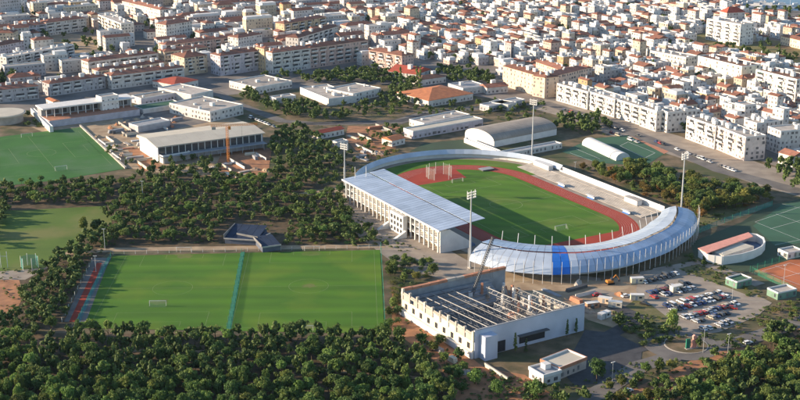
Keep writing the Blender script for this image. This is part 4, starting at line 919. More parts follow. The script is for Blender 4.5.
CC = [('white', (.8, .8, .78)), ('silver', (.45, .46, .48)), ('dark grey', (.09, .095, .1)), ('black', (.02, .02, .022)), ('red', (.42, .03, .03)), ('dark blue', (.03, .06, .18)), ('grey', (.25, .26, .27)), ('beige', (.5, .43, .33)), ('maroon', (.2, .03, .04))]
CW = [24, 20, 14, 14, 8, 9, 10, 4, 3]; KN = ['hatchback', 'saloon', 'van']
crng = random.Random(3)
used = [False] * 3; NCAR = 0
def place_car(x, y, rz, where, z=.1):
    global NCAR
    k = crng.choices([0, 1, 2], [5, 4, 1])[0]; cn, cc = crng.choices(CC, CW)[0]
    o = protos[k] if not used[k] else copy_tree(protos[k]); used[k] = True; NCAR += 1
    o.location = (x, y, z); o.rotation_euler = (0, 0, rz)
    for c_ in o.children:
        if c_.name.startswith('body'): c_.color = (*cc, 1)
    tag(o, '%s %s, %s' % (cn, KN[k], where), 'car', 'parked cars')
rows = [((641, 283.5), (677, 274), 'first row by the curved stand'), ((647, 294), (690, 284), 'second car park row'), ((652, 298.5), (694, 288), 'third car park row'), ((664, 307.5), (722, 293), 'fourth car park row'),
        ((670, 311.5), (728, 296.5), 'fifth car park row'), ((682, 319), (738, 304), 'sixth car park row'), ((688, 324), (728, 313.5), 'seventh car park row'), ((700, 331), (742, 319.5), 'nearest car park row')]
for i, (a, b, nm) in enumerate(rows):
    p, q = Vector(G(*a)), Vector(G(*b)); d = q - p; n = int(d.length / 2.75); rz0 = atan2(d.y, d.x) + pi / 2; j = 0
    for k in range(n):
        if crng.random() < (.04 if i < 6 else .12): continue
        c = p + d * (k + .5) / n; place_car(c.x + crng.uniform(-.15, .15), c.y + crng.uniform(-.3, .3), rz0 + (pi if crng.random() < .4 else 0) + crng.uniform(-.04, .04), '%s from the left in the %s' % (nth(j), nm)); j += 1
for i, (x, y, rz0, wh) in enumerate(((637, 381, .5, 'driving on the road by the small pavilion'), (628, 392, .5, 'on the road at the bottom edge'), (733, 309, -.4, 'alone on bare ground right of the car park'), (597, 296, .3, 'by the cream site containers'), (626, 297, .4, 'beside the site yard track'), (748, 344, .45, 'on the road under the woodland trees'), (645, 305, -.6, 'on the site track left of the car park'))): place_car(*G(x, y), rz0, wh, .13)
j = 0
for (a, b, nm, n) in (((560, 109), (640, 137), 'before the long white street front', 22), ((655, 142), (735, 172), 'before the white block beside the tree park', 22), ((580, 122), (640, 144), 'on the far side of the street by the marquee', 10), ((250, 118), (275, 128), 'in the yard behind the beige hall', 9), ((244, 124), (266, 133), 'in the second yard row', 7)):
    p, q = Vector(G(*a)), Vector(G(*b)); d = q - p; j = 0
    for k in range(n):
        if crng.random() < .25: continue
        c = p + d * (k + .5) / n; place_car(c.x, c.y, atan2(d.y, d.x) + crng.uniform(-.05, .05), '%s from the left %s' % (nth(j), nm), .14); j += 1
for i, p in enumerate(protos):
    if not used[i]: place_car
# ------------------------------------------------------------------ the town
def bbox_hit(poly):
    cx = sum(p[0] for p in poly) / 4; cy = sum(p[1] for p in poly) / 4
    pts = poly + [(cx, cy)] + [((poly[i][0] + poly[(i + 1) % 4][0]) / 2, (poly[i][1] + poly[(i + 1) % 4][1]) / 2) for i in range(4)]
    for F in FOOT:
        if abs(F[0][0] - cx) > 140 or abs(F[0][1] - cy) > 140: continue
        if any(inpoly(p, F) for p in pts) or any(inpoly(p, poly) for p in F): return True
    return False
EXCL = [[(28, 42), (62, 33), (98, 34), (110, 46), (75, 56), (50, 54)], [(478, -3), (512, -3), (509, 8), (482, 4)], [(688, 34), (704, 31), (745, 42), (770, 40), (860, 48), (860, 80), (800, 66), (740, 56), (690, 48)],
        [(733, 10), (760, 16), (800, 20), (900, 26), (1100, -60), (733, -60)], [(268, 78), (300, 66), (372, 63), (404, 70), (404, 90), (300, 84)], [(430, 78), (440, 62), (498, 66), (500, 84)], [(395, 76), (405, 58), (436, 60), (450, 82)],
        [(-20, 62), (14, 64), (16, 86), (-20, 86)], [(0, 96), (50, 94), (52, 130), (0, 130)], [(105, 28), (126, 28), (126, 46), (108, 46)], [(140, 40), (162, 40), (162, 56), (140, 56)]]
EXCL = [[G(*p) for p in e] for e in EXCL]
BND = [(-400, 112), (0, 97), (40, 91), (110, 83), (190, 70), (262, 67), (330, 66), (400, 66), (440, 74), (500, 88), (560, 98), (620, 120), (690, 140), (745, 160), (800, 165), (1200, 175)]
HR = random.Random(11)
houses = []
o = Vector(G(600, 60)); ca, sa = cos(BX), sin(BX)
def TW(s, t): return (o.x + s * ca - t * sa, o.y + s * sa + t * ca)     # s along b, t away
for bj in range(-16, 33):
    for bi in range(-14, 15):
        s0, t0 = bi * 74 + (bj % 2) * 11, bj * 32.5
        rs = HR.Random(bi * 97 + bj) if False else HR
        for rowi in range(2):
            s = s0; 
            while s < s0 + 64:
                west = TW(s, t0); west = PX(*west)[0] < 400; wd = HR.choice([HR.uniform(7, 11), HR.uniform(16, 26), HR.uniform(24, 38)]) if west else HR.choice([HR.uniform(5, 8), HR.uniform(6, 9), HR.uniform(8, 13)]); dp = HR.uniform(8.5, 13)
                if s + wd > s0 + 68: break
                tt = t0 + (0 if rowi == 0 else 26.3 - dp)
                P = TW(s, tt); s += wd + (.4 if HR.random() < .85 else HR.uniform(2, 6))
                c = TW(s - wd / 2, tt + dp / 2); px, py = PX(*c)
                if not (-25 < px < 825 and -14 < py < 175): continue
                if py > np.interp(px, [b[0] for b in BND], [b[1] for b in BND]): continue
                if any(inpoly(c, e) for e in EXCL): continue
                poly = corners(P, BX, wd, dp, .2)
                if bbox_hit(poly): continue
                # storeys by district
                left = px < 420
                fl = HR.choices([1, 2, 3, 4, 5], [2, 5, 5, 2.2, .8] if left else [6, 7, 2.6, .5, .1])[0]
                houses.append((py, px, P, wd - .3, dp, fl))
houses.sort(key=lambda h: -h[0])
HC = [('white', (.70, .685, .66), 10), ('off-white', (.62, .605, .58), 7), ('cream', (.66, .56, .43), 5), ('pale grey', (.48, .475, .49), 3), ('pale pink', (.64, .49, .42), 2), ('ochre', (.55, .39, .22), .7), ('sandy', (.54, .47, .37), 2.5)]
NW = ['', 'single', 'two', 'three', 'four', 'five']
cnt = {}
far_m = MB()
mesh_cache = {}; far_cache = {}
def house_parts(wd, dp, fl, roof, seed):
    """shared meshes for a house of this size"""
    key = (wd, dp, fl, roof)
    if key in mesh_cache: return mesh_cache[key]
    h = fl * 3.1 + .6
    a = MB().box(0, wd, 0, dp, 0, h).mesh('wall', 'wall')
    m = MB(); zt = roof_mesh(roof, wd, dp, h, m, ov=.35); b = m.mesh('roof', ['flat_roof' if roof == 'flat' else 'tile', 'white'])
    # set-back top storey and terrace walls on some flat roofs
    if roof == 'flat' and HR.random() < .7:
        u0, u1 = sorted((HR.uniform(.3, wd - .3), HR.choice([.3, wd - .3]))); v0, v1 = sorted((HR.uniform(.3, dp - .3), HR.choice([.3, dp - .3])))
        if u1 - u0 > 2 and v1 - v0 > 2: m.box(u0, u1, v0, v1, h + .06, h + HR.uniform(2.2, 2.9), 1)
        b = m.mesh('roof', ['flat_roof', 'white'])
    m = MB(); windows(m, wd, dp, h, fl, sx=3.0, ww=1.1, wh=1.35, sides='flr'); c = m.mesh('window', 'window_mix')
    mesh_cache[key] = (a, b, c, h, zt); return mesh_cache[key]
nh = na = 0
for (py, px, P, wd, dp, fl) in houses:
    wd = round(wd) - .3; dp = round(dp)
    roof = HR.choices(['flat', 'hip', 'gable'], [5.6, 1.6, 3.0])[0]
    cn, cc, _ = HR.choices(HC, [c[2] for c in HC])[0]; k = HR.uniform(.88, 1.06); cc = tuple(min(.84, c * k) for c in cc)
    apart = fl >= 4
    if (nh < 300 and not apart) or (na < 200 and apart):
        if apart: na += 1
        else: nh += 1
        a, b, c, h, zt = house_parts(wd, dp, fl, roof, 0)
        # label: nearest landmark
        ln = min(LAND, key=lambda l: (l[1] - px) ** 2 + 3 * (l[2] - py + 6) ** 2); dx, dy = px - ln[1], (py - 6 - ln[2]) * 1.7
        rel = ('right of' if dx > 0 else 'left of') if abs(dx) > abs(dy) else ('behind' if dy < 0 else 'in front of')
        noun = 'block' if apart else 'house'
        i = cnt.get((ln[0], rel, noun), 0); cnt[(ln[0], rel, noun)] = i + 1
        rn = {'flat': 'flat roof', 'hip': 'red hipped roof', 'gable': 'red gabled roof'}[roof]
        lab = '%s %s-storey %s, %s, %s %s %s' % (cn, NW[fl], noun, rn, nth(i), rel, ln[0])
        if len(lab.split()) > 16: lab = lab.replace('red hipped ', '').replace('red gabled ', '')
        r = empty('tall_house' if apart else 'town_house', (*P, 0), BX, lab, 'apartments' if apart else 'house', 'tall houses of the town' if apart else 'houses of the town')
        link('wall', a, r, color=cc); ro = link('roof', b, r); link('window', c, r, kind='stuff')
        for q in range(HR.choice([0, 1, 1, 2])):
            x, y = wd * HR.uniform(.2, .75), dp * HR.uniform(.25, .7); big = roof == 'flat' and HR.random() < .6; a1, b1, c1 = (HR.uniform(2.5, 5), HR.uniform(2.5, 4.5), HR.uniform(2, 2.8)) if big else (.9, .8, HR.uniform(1, 1.8))
            zz = h + .06 if roof == 'flat' else h + .8
            MB().box(x, min(x + a1, wd - .4), y, min(y + b1, dp - .4), zz, zz + c1 + (0 if roof == 'flat' else 1)).build('roof_hut' if big else 'chimney', 'white', ro)
    else:
        a, b, c, h, zt = house_parts(wd, dp, fl, roof, 0)
        ci = [x[0] for x in HC].index(cn); cr, sr = cos(BX), sin(BX); q = (wd, dp, fl, roof)
        if q not in far_cache:
            far_cache[q] = []
            for me, sl_ in ((a, 0), (b, 1), (c, 2)):
                v = np.empty(len(me.vertices) * 3); me.vertices.foreach_get('co', v); far_cache[q].append((v.reshape(-1, 3), [tuple(p.vertices) for p in me.polygons], [p.material_index for p in me.polygons], sl_))
        RT = np.array([[cr, sr, 0], [-sr, cr, 0], [0, 0, 1]])
        T = lambda v: (P[0] + v[0] * cr - v[1] * sr, P[1] + v[0] * sr + v[1] * cr, v[2])
        for v, fs_, mi, sl_ in far_cache[q]:
            base = len(far_m.v); far_m.v += (v @ RT + np.array([P[0], P[1], 0])).tolist()
            far_m.f += [tuple(base + i for i in f_) for f_ in fs_]
            far_m.m += [ci if sl_ == 0 else (9 if sl_ == 2 else (((7 if roof == 'flat' else 8) if i == 0 else 0))) for i in mi]
        if roof == 'flat' and HR.random() < .6:
            x, y = wd * HR.uniform(.1, .5), dp * HR.uniform(.1, .5); bm = MB().box(x, x + HR.uniform(2.5, 5), y, y + HR.uniform(2.5, 5), h + .06, h + 2.6); base = len(far_m.v); far_m.v += [T(v) for v in bm.v]
            for f_ in bm.f: far_m.f.append(tuple(base + i for i in f_)); far_m.m.append(0)
for i, (nm, c, _) in enumerate(HC): material('plaster_%d' % i, c, contrast=.2, scale=.12, detail=5)
fo = far_m.build('distant_houses', ['plaster_%d' % i for i in range(7)] + ['flat_roof', 'tile', 'window_mix'])
tag(fo, 'mass of far white and red-roofed town houses along the top', 'houses', kind='stuff')
print('houses', len(houses), nh, na)
# boats on the river
for i in range(9):
    x, y = 745 + i * 6.4, 1.5 + (i * 37 % 5) * .9 + i * .45; a = HR.uniform(-.4, .4)
    r = empty('motor_boat', (*G(x, y), .05), a, 'white boat on the river, %s from the left' % nth(i), 'boat', 'boats on the river')
    l = HR.uniform(7, 11); hull = [(-l, -1.7), (l * .5, -1.7), (l, 0), (l * .5, 1.7), (-l, 1.7)]
    MB().prism(hull, 0, 1.7).build('hull', 'white', r); MB().box(-l * .5, l * .2, -1.2, 1.2, 1.72, 3.4).build('cabin', 'white', r)
    if i % 2: MB().tube((0, 0, 3), (0, 0, 13), .12, 5).build('mast', 'white', r)
# ------------------------------------------------------------------ trees
def crown_mesh(name, seed, kind, nl, per, leaf):
    """crown of leaf clumps: unit tree about 1 wide, base of crown at z0 (units in crown width)"""
    r = np.random.default_rng(seed); V = []; F = []
    lobes = []
    for i in range(nl):
        while True:
            p = r.uniform(-1, 1, 3)
            if np.linalg.norm(p) < 1: break
        p = p / max(np.linalg.norm(p), .25) * r.uniform(.35, .78) if i > 2 else p * .3
        if kind == 'pine': c = np.array([p[0] * .5, p[1] * .5, .60 + p[2] * .40]); q = r.uniform(.10, .2)
        elif kind == 'umbrella': c = np.array([p[0] * .56, p[1] * .56, .76 + p[2] * .22]); q = r.uniform(.10, .19)
        elif kind == 'round': c = np.array([p[0] * .48, p[1] * .48, .54 + p[2] * .44]); q = r.uniform(.11, .22)
        elif kind == 'cypress':
            t = r.uniform(0, 1); a = r.uniform(0, 2 * pi); c = np.array([cos(a) * .16 * (1 - t * .8), sin(a) * .16 * (1 - t * .8), .15 + t * 2.3]); q = .2 * (1 - t * .6)
        else: c = np.array([p[0] * .5, p[1] * .5, .28 + p[2] * .24]); q = r.uniform(.14, .24)
        lobes.append((c, q))
    for c, q in lobes:
        n = r.normal(size=(per, 3)); n /= np.linalg.norm(n, axis=1)[:, None]
        n[:, 2] = np.where(n[:, 2] < -.4, -n[:, 2], n[:, 2])
        pos = c + n * q * r.uniform(.55, 1.08, (per, 1)) * np.array([1, 1, .8])
        for k in range(per):
            d = n[k] + r.normal(size=3) * .55; d /= np.linalg.norm(d); a = np.cross(d, r.normal(size=3)); a /= np.linalg.norm(a); b_ = np.cross(d, a); s = leaf * r.uniform(.6, 1.3)
            b0 = len(V); e = s * .75
            V += [tuple(pos[k] + a * s), tuple(pos[k] + b_ * e), tuple(pos[k] - a * s), tuple(pos[k] - b_ * e)]; F.append((b0, b0 + 1, b0 + 2, b0 + 3))
    return V, F
def make_tree(name, seed, kind, nl=46, per=36, leaf=.047, shrub=False):
    V, F = crown_mesh(name, seed, kind, nl, per, leaf); m = MB(); m.add(V, F); cm = m.mesh('crown', 'leaf')
    rr = random.Random(seed); m = MB(); top = .6 if kind != 'cypress' else 1.8
    lean = (rr.uniform(-.05, .05), rr.uniform(-.05, .05)); m.tube((0, 0, -.02), (lean[0], lean[1], top), .035, 6, .018)
    for k in range(4):
        a = rr.uniform(0, 2 * pi); z = top * rr.uniform(.5, .9); m.tube((lean[0] * z / top, lean[1] * z / top, z), (.3 * cos(a), .3 * sin(a), z + .2), .014, 4, .006)
    return cm, m.mesh('trunk', 'bark')
TREE = {'pine': [make_tree('pine', 10 + i, 'pine') for i in range(5)], 'umbrella': [make_tree('umbrella', 30 + i, 'umbrella') for i in range(4)], 'round': [make_tree('round', 50 + i, 'round') for i in range(5)],
        'cypress': [make_tree('cypress', 70 + i, 'cypress', nl=34, per=40, leaf=.05) for i in range(2)], 'bush': [make_tree('bush', 80 + i, 'bush', nl=14, per=26) for i in range(3)]}
LOW = {k: [crown_mesh('low', 200 + i, k, 13, 14, .1) for i in range(4)] for k in ('pine', 'umbrella', 'round', 'bush')}
LOWA = {k: [(np.array(v), np.array(f)) for v, f in a] for k, a in LOW.items()}
TR = random.Random(5)
NAMES = {'pine': 'pine_tree', 'umbrella': 'umbrella_pine', 'round': 'broadleaf_tree', 'cypress': 'cypress_tree', 'bush': 'shrub'}
PINE = [(0.13, 0.214, 0.053), (0.162, 0.255, 0.062), (0.185, 0.273, 0.064), (0.104, 0.184, 0.053), (0.206, 0.273, 0.069)]
DARKG = [(0.128, 0.196, 0.058), (0.16, 0.236, 0.064), (0.109, 0.171, 0.058), (0.198, 0.253, 0.067)]
OLIVE = [(0.163, 0.194, 0.046), (0.196, 0.213, 0.046), (0.13, 0.176, 0.043), (0.228, 0.221, 0.055)]
AUT = [(0.295, 0.152, 0.042), (0.254, 0.177, 0.048), (0.201, 0.177, 0.042), (0.335, 0.127, 0.042), (0.134, 0.14, 0.036)]
def plant(x, y, kind, w_, h, cols, label, group, z=0, names=None, xr=None, sz=1, yr=None):
    cm, tm = TR.choice(TREE[kind]); r = empty(NAMES[kind], (x, y, z), TR.uniform(0, 6.28), label, 'shrub' if kind == 'bush' else 'tree', group)
    r.scale = (w_, w_, h); c = TR.choice(cols); k = TR.uniform(.8, 1.2)
    if names:
        lum = (c[0] + c[1]) * k; tone = 'deep green' if lum < .25 else ('mid green' if lum < .36 else ('light olive' if c[0] < c[1] * 1.15 else 'rusty'))
        size = 'tall' if sz > 1.38 else ('small' if sz < 1.18 else 'medium')
        f = (PX(x, y)[0] - xr[0]) / max(1, xr[1] - xr[0]); third = 'left end' if f < .2 else ('left middle' if f < .4 else ('centre' if f < .6 else ('right middle' if f < .8 else 'right end')))
        r['label'] = '%s %s, %s' % (size, label.replace('dark green ', '').replace('olive green ', '').replace('dark ', '', 1).replace('TREE', tone + ' ' + names), third)
        if group in ('trees of the bottom wood', 'trees of the right wood', 'trees of the grove') and yr: fy = (PX(x, y)[1] - yr[0]) / max(1, yr[1] - yr[0]); r['label'] += ', far' if fy < .33 else (', midway' if fy < .66 else ', near')
    link('crown', cm, r, color=tuple(q * k for q in c))
    if kind != 'bush': link('trunk', tm, r)
    return r
def scatter(poly, spacing, rng, jitter=.9, keep=1.0):
    P = [G(*p) for p in poly]; xs = [p[0] for p in P]; ys = [p[1] for p in P]; out = []; y = min(ys); k = 0
    while y < max(ys):
        x = min(xs) + (k % 2) * spacing / 2
        while x < max(xs):
            q = (x + rng.uniform(-.5, .5) * spacing * jitter, y + rng.uniform(-.5, .5) * spacing * jitter)
            if rng.random() < keep and inpoly(q, P) and not any(inpoly(q, F) for F in FOOT): out.append(q)
            x += spacing
        y += spacing * .87; k += 1
    return out
mass = {}
def stuff_tree(key, x, y, kind, w_, h):
    V, F = TR.choice(LOWA[kind]); a = TR.uniform(0, 6.28); R_ = np.array([[cos(a), -sin(a), 0], [sin(a), cos(a), 0], [0, 0, 1]])
    L_ = mass.setdefault(key, [[], [], 0]); v = (V * np.array([w_, w_, h])) @ R_.T + np.array([x, y, 0]); L_[0].append(v); L_[1].append(F + L_[2]); L_[2] += len(v)
COUNT = {}
def wood(poly, spacing, kinds, size, hgt, cols, label, group, limit=10 ** 6, keep=1.0, masskey=None, lab2=None, gaps=()):
    pts = scatter(poly, spacing, TR, keep=keep); pts.sort(key=lambda p: p[1])
    gp = [[G(*p) for p in g] for g in gaps]; n = 0; pxs = [PX(*p)[0] for p in pts] or [0]; pys = [PX(*p)[1] for p in pts] or [0]; yr_ = (min(pys), min(405, max(pys))); x0_, x1_ = max(0, min(pxs)), min(800, max(pxs))
    for x, y in pts:
        if any(inpoly((x, y), g) for g in gp): continue
        kind = TR.choices([k[0] for k in kinds], [k[1] for k in kinds])[0]; w_ = TR.uniform(*size); h = TR.uniform(*hgt) * (1 if kind != 'bush' else .6)
        if n < limit and COUNT.get(kind, 0) < 300: plant(x, y, kind, w_, h, cols, label, group, names={'pine': 'pine', 'umbrella': 'umbrella pine', 'round': 'broadleaf tree', 'cypress': 'cypress', 'bush': 'shrub'}[kind], xr=(x0_, x1_), yr=yr_, sz=(h / (hgt[0] if kind != 'bush' else hgt[0] * .6))); n += 1; COUNT[kind] = COUNT.get(kind, 0) + 1
        else: stuff_tree(masskey or 'far_woodland', x, y, kind if kind in LOWA else 'round', w_, h)
wood([(386, 262), (400, 256), (436, 262), (436, 275), (408, 284), (404, 312), (396, 336), (388, 330)], 5, (('bush', 4), ('round', 4)), (3.5, 6.5), (3.5, 6.5), DARKG + OLIVE, 'TREE between the training pitch and the unfinished hall', 'trees by the unfinished hall', keep=.88)
wood([(404, 330), (420, 328), (470, 366), (482, 386), (462, 398), (440, 366)], 5.5, (('pine', 4), ('round', 4), ('bush', 3)), (4, 7), (4, 7), PINE + OLIVE, 'TREE on the red bank left of the unfinished hall', 'trees on the red bank', keep=.6)
wood([(578, 170), (600, 167), (690, 205), (700, 214), (668, 205)], 5.5, (('round', 6), ('bush', 2)), (4.5, 7), (5, 8), AUT[:3] + OLIVE[:3] + DARKG[:2], 'TREE along the white stadium wall', 'autumn trees', keep=.9)
wood([(612, 172), (640, 166), (690, 183), (735, 192), (765, 196), (745, 206), (700, 214), (660, 192)], 7, (('round', 6), ('umbrella', 2), ('pine', 2)), (6, 9.5), (6, 9), DARKG + OLIVE, 'dark leafy TREE in the park right of the stadium', 'park trees', keep=.95)
wood([(690, 214), (735, 196), (770, 192), (775, 200), (745, 208), (705, 222)], 7, (('round', 6), ('bush', 3)), (4.5, 7.5), (4.5, 7), OLIVE + AUT, 'light green TREE at the near edge of the park', 'park edge trees', keep=.85)
wood([(575, 400), (604, 388), (640, 372), (664, 364), (690, 362), (672, 380), (640, 398), (600, 412)], 6, (('round', 5), ('pine', 3), ('bush', 4)), (3.5, 6.5), (3.5, 6.5), OLIVE + PINE, 'TREE between the road and the clay bank', 'clay bank trees', keep=.4)
# dense wood along the bottom
wood([(-40, 344), (60, 335), (80, 337), (200, 337.5), (384, 337), (405, 350), (437, 371), (452, 400), (462, 432), (-50, 432)], 4.5, (('pine', 8), ('umbrella', 1.5), ('round', 1.2)), (3.6, 6.8), (4.6, 9.0), PINE + DARKG[:2] + OLIVE[:1], 'dark green TREE in the wood along the bottom edge', 'trees of the bottom wood', keep=.93,
     masskey='undergrowth_trees', gaps=[[(96, 349), (132, 351), (124, 359), (94, 357)], [(34, 339), (60, 341), (54, 349), (30, 347)], [(300, 366), (340, 370), (340, 374), (300, 371)]])
wood([(672, 396), (700, 378), (752, 358), (800, 342), (850, 328), (860, 440), (590, 440), (630, 406)], 5.0, (('pine', 4), ('round', 4), ('umbrella', 1)), (5, 8), (5.5, 8.5), PINE + OLIVE, 'olive green TREE in the bottom right wood', 'trees of the right wood', keep=.97, masskey='undergrowth_trees')
wood([(500, 398), (540, 388), (600, 400), (640, 388), (668, 385), (690, 396), (640, 430), (520, 430)], 7, (('round', 5), ('pine', 3), ('bush', 2)), (4, 7), (4.5, 7.5), PINE + OLIVE, 'TREE scattered beside the road at the bottom right', 'roadside trees', keep=.88)
wood([(690, 350), (740, 340), (800, 322), (850, 310), (850, 335), (760, 358), (710, 372)], 8, (('round', 5), ('pine', 4), ('bush', 5)), (4, 7), (4.5, 7), OLIVE + PINE, 'TREE along the road below the car park', 'trees below the car park', keep=.88)
# grove between the pitches
gv = [(-30, 188), (125, 183), (140, 173), (200, 172), (268, 180), (272, 168), (300, 160), (332, 166), (345, 205), (368, 228), (380, 243), (300, 243), (286, 222), (222, 220), (214, 243), (116, 243), (103, 225), (108, 205), (-30, 204)]
wood(gv, 5.5, (('round', 6), ('umbrella', 3), ('pine', 3)), (3.6, 7.4), (3.4, 7.2), DARKG + PINE + OLIVE[:1], 'dark TREE in the grove above the pitches', 'trees of the grove', keep=.85, gaps=[[(220, 225), (284, 225), (286, 250), (216, 250)], [(222, 165), (262, 165), (262, 178), (222, 178)], [(300, 190), (340, 186), (340, 194), (300, 200)]])
wood([(116, 244), (88, 262), (76, 290), (64, 322), (40, 336), (-30, 336), (18, 316), (24, 290), (46, 266), (78, 243), (104, 222)], 5.6, (('round', 5), ('pine', 5)), (5, 7.5), (5, 7.5), DARKG + PINE, 'dark TREE between the worn field and the red sprint straight', 'trees beside the sprint straight', keep=.95)
wood([(290, 224), (340, 215), (372, 232), (392, 250), (380, 246), (300, 246), (284, 246)], 5, (('bush', 6), ('round', 3)), (3.5, 5.5), (3.5, 5), OLIVE + PINE, 'TREE on the scrubby bank behind the right training pitch', 'bushes behind the pitch', keep=.8)
# park right of the stadium
wood([(766, 170), (785, 164), (840, 178), (840, 198), (790, 192)], 7, (('round', 6), ('pine', 2)), (6, 9), (6.5, 10), OLIVE + DARKG, 'broad green TREE below the white block at the right edge', 'right edge trees', keep=.9)
wood([(554, 120), (600, 119), (612, 127), (600, 134), (556, 134)], 7, (('round', 6),), (6, 8.5), (6, 9), PINE + OLIVE, 'green TREE in the clump right of the arched hall', 'trees by the arched hall', keep=.95)
wood([(690, 250), (718, 262), (700, 268), (680, 262)], 7, (('bush', 5), ('round', 2)), (3, 5), (3, 4.5), DARKG, 'dark TREE between the curved roof and the rounded building', 'shrubs by the curved stand', keep=.85)
wood([(620, 318), (668, 330), (675, 342), (640, 346), (618, 330)], 6, (('bush', 5), ('round', 4)), (3.5, 6), (3.5, 6.5), DARKG + OLIVE, 'TREE on the verge between the car park and the roundabout', 'verge trees', keep=.85)
wood([(700, 258), (735, 272), (780, 300), (770, 306), (730, 282)], 7, (('bush', 5), ('round', 2)), (2.5, 4.5), (2.5, 4.5), OLIVE, 'low TREE beside the orange courts', 'verge shrubs', keep=.72)
wood([(590, 322), (620, 322), (640, 336), (668, 338), (650, 348), (618, 336)], 5.5, (('round', 4), ('bush', 5)), (3.5, 6), (3.5, 6), DARKG + OLIVE, 'TREE in the shade between the hall and the roundabout', 'forecourt trees', keep=.8)
wood([(745, 318), (800, 300), (850, 290), (850, 318), (760, 340)], 6.5, (('round', 5), ('bush', 5)), (3.5, 6.5), (3.5, 6.5), OLIVE + PINE, 'TREE on the rough ground right of the car park', 'rough ground trees', keep=.7)
# belts in front of the town
wood([(300, 84), (306, 76), (372, 72), (404, 78), (404, 86), (380, 86)], 7.5, (('round', 6), ('umbrella', 3)), (7, 10), (6, 9), DARKG, 'dark TREE in the belt below the long pink apartment front', 'tree belt', keep=.95)
wood([(430, 82), (440, 70), (492, 76), (496, 86), (460, 84)], 7.5, (('round', 6), ('umbrella', 2)), (7, 9.5), (6, 9), DARKG + OLIVE, 'dark TREE between the red-gabled villa and the cream corner block', 'villa trees', keep=.85)
wood([(388, 96), (402, 70), (420, 84), (424, 100), (400, 110)], 8, (('round', 6), ('cypress', 1)), (6, 9), (6, 9), DARKG, 'dark TREE left of the orange-roofed school', 'school trees', keep=.88)
wood([(232, 100), (250, 92), (300, 112), (345, 118), (345, 124), (300, 122)], 8, (('round', 6),), (6, 9), (6, 9), DARKG + OLIVE, 'green TREE in the row along the road before the schools', 'road trees', keep=.85)
wood([(268, 138), (300, 128), (318, 140), (335, 150), (345, 175), (300, 168), (275, 170)], 7, (('round', 6), ('umbrella', 2)), (6, 9), (6, 9), DARKG, 'dark TREE between the orange crane and the stadium', 'trees behind the stadium', keep=.85)
wood([(345, 160), (370, 130), (400, 128), (410, 140), (380, 165), (352, 180)], 8, (('round', 6), ('bush', 3)), (4, 7), (4, 7), DARKG + OLIVE, 'TREE on the earthworks outside the stadium wall', 'earthwork trees', keep=.72)
wood([(410, 112), (440, 106), (520, 102), (530, 108), (470, 116), (430, 122)], 8, (('round', 5), ('bush', 3)), (4, 7), (4, 7), DARKG, 'dark TREE along the road behind the long clubhouse', 'clubhouse trees', keep=.72)
wood([(-20, 76), (12, 70), (18, 88), (-20, 90)], 8, (('round', 6),), (7, 10), (7, 10), DARKG, 'dark TREE by the left edge above the grey row', 'left edge trees', keep=.9)
wood([(24, 128), (20, 112), (44, 122), (48, 130)], 8, (('round', 4), ('bush', 4)), (4, 7), (4, 6), DARKG, 'TREE beside the round roof', 'trees by the round roof', keep=.85)
for poly in ([(104, 44), (126, 40), (128, 50), (108, 50)], [(138, 52), (160, 50), (162, 58), (142, 60)], [(60, 46), (96, 40), (106, 46), (80, 52)], [(740, 8), (790, 10), (790, 16), (750, 14)], [(262, 78), (300, 70), (304, 80), (270, 84)], [(690, 44), (740, 50), (800, 58), (800, 66), (740, 58)], [(668, 118), (690, 128), (690, 140), (660, 128)]):
    wood(poly, 10, (('round', 6), ('bush', 2)), (6, 9), (6, 9), DARKG + OLIVE, 'dark TREE standing among the houses of the town', 'town trees', keep=.6)
wood([(-60, 206), (6, 208), (4, 226), (-6, 250), (-60, 250)], 6.5, (('round', 5), ('pine', 3)), (5.5, 8), (6, 8.5), DARKG, 'dark TREE at the left edge of the worn field', 'left field trees', keep=.8)
wood([(96, 140), (112, 140), (140, 172), (128, 178)], 7, (('bush', 5), ('round', 3)), (3, 5.5), (3, 5.5), DARKG + OLIVE, 'TREE beside the low wall right of the upper-left pitch', 'low wall trees', keep=.7)
wood([(330, 102), (386, 96), (420, 106), (400, 116), (345, 120)], 8, (('round', 6), ('bush', 3)), (4.5, 8), (4.5, 8), DARKG + OLIVE, 'TREE on the lawns between the white schools and the road', 'school lawn trees', keep=.6)
wood([(262, 100), (300, 104), (330, 112), (290, 116)], 7, (('round', 6), ('bush', 2)), (5, 8), (5, 8), DARKG + OLIVE, 'TREE below the white school pavilion', 'school pavilion trees', keep=.7)
wood([(480, 110), (540, 104), (556, 120), (500, 124)], 8, (('round', 5), ('bush', 3)), (4.5, 7.5), (4.5, 7.5), DARKG + OLIVE, 'TREE behind the arched hall', 'trees behind the arched hall', keep=.55)
wood([(150, 165), (200, 160), (225, 168), (215, 176), (160, 176)], 7, (('round', 5), ('bush', 3)), (4.5, 7), (4.5, 7), DARKG, 'TREE in front of the beige-roofed hall', 'trees before the beige hall', keep=.7)
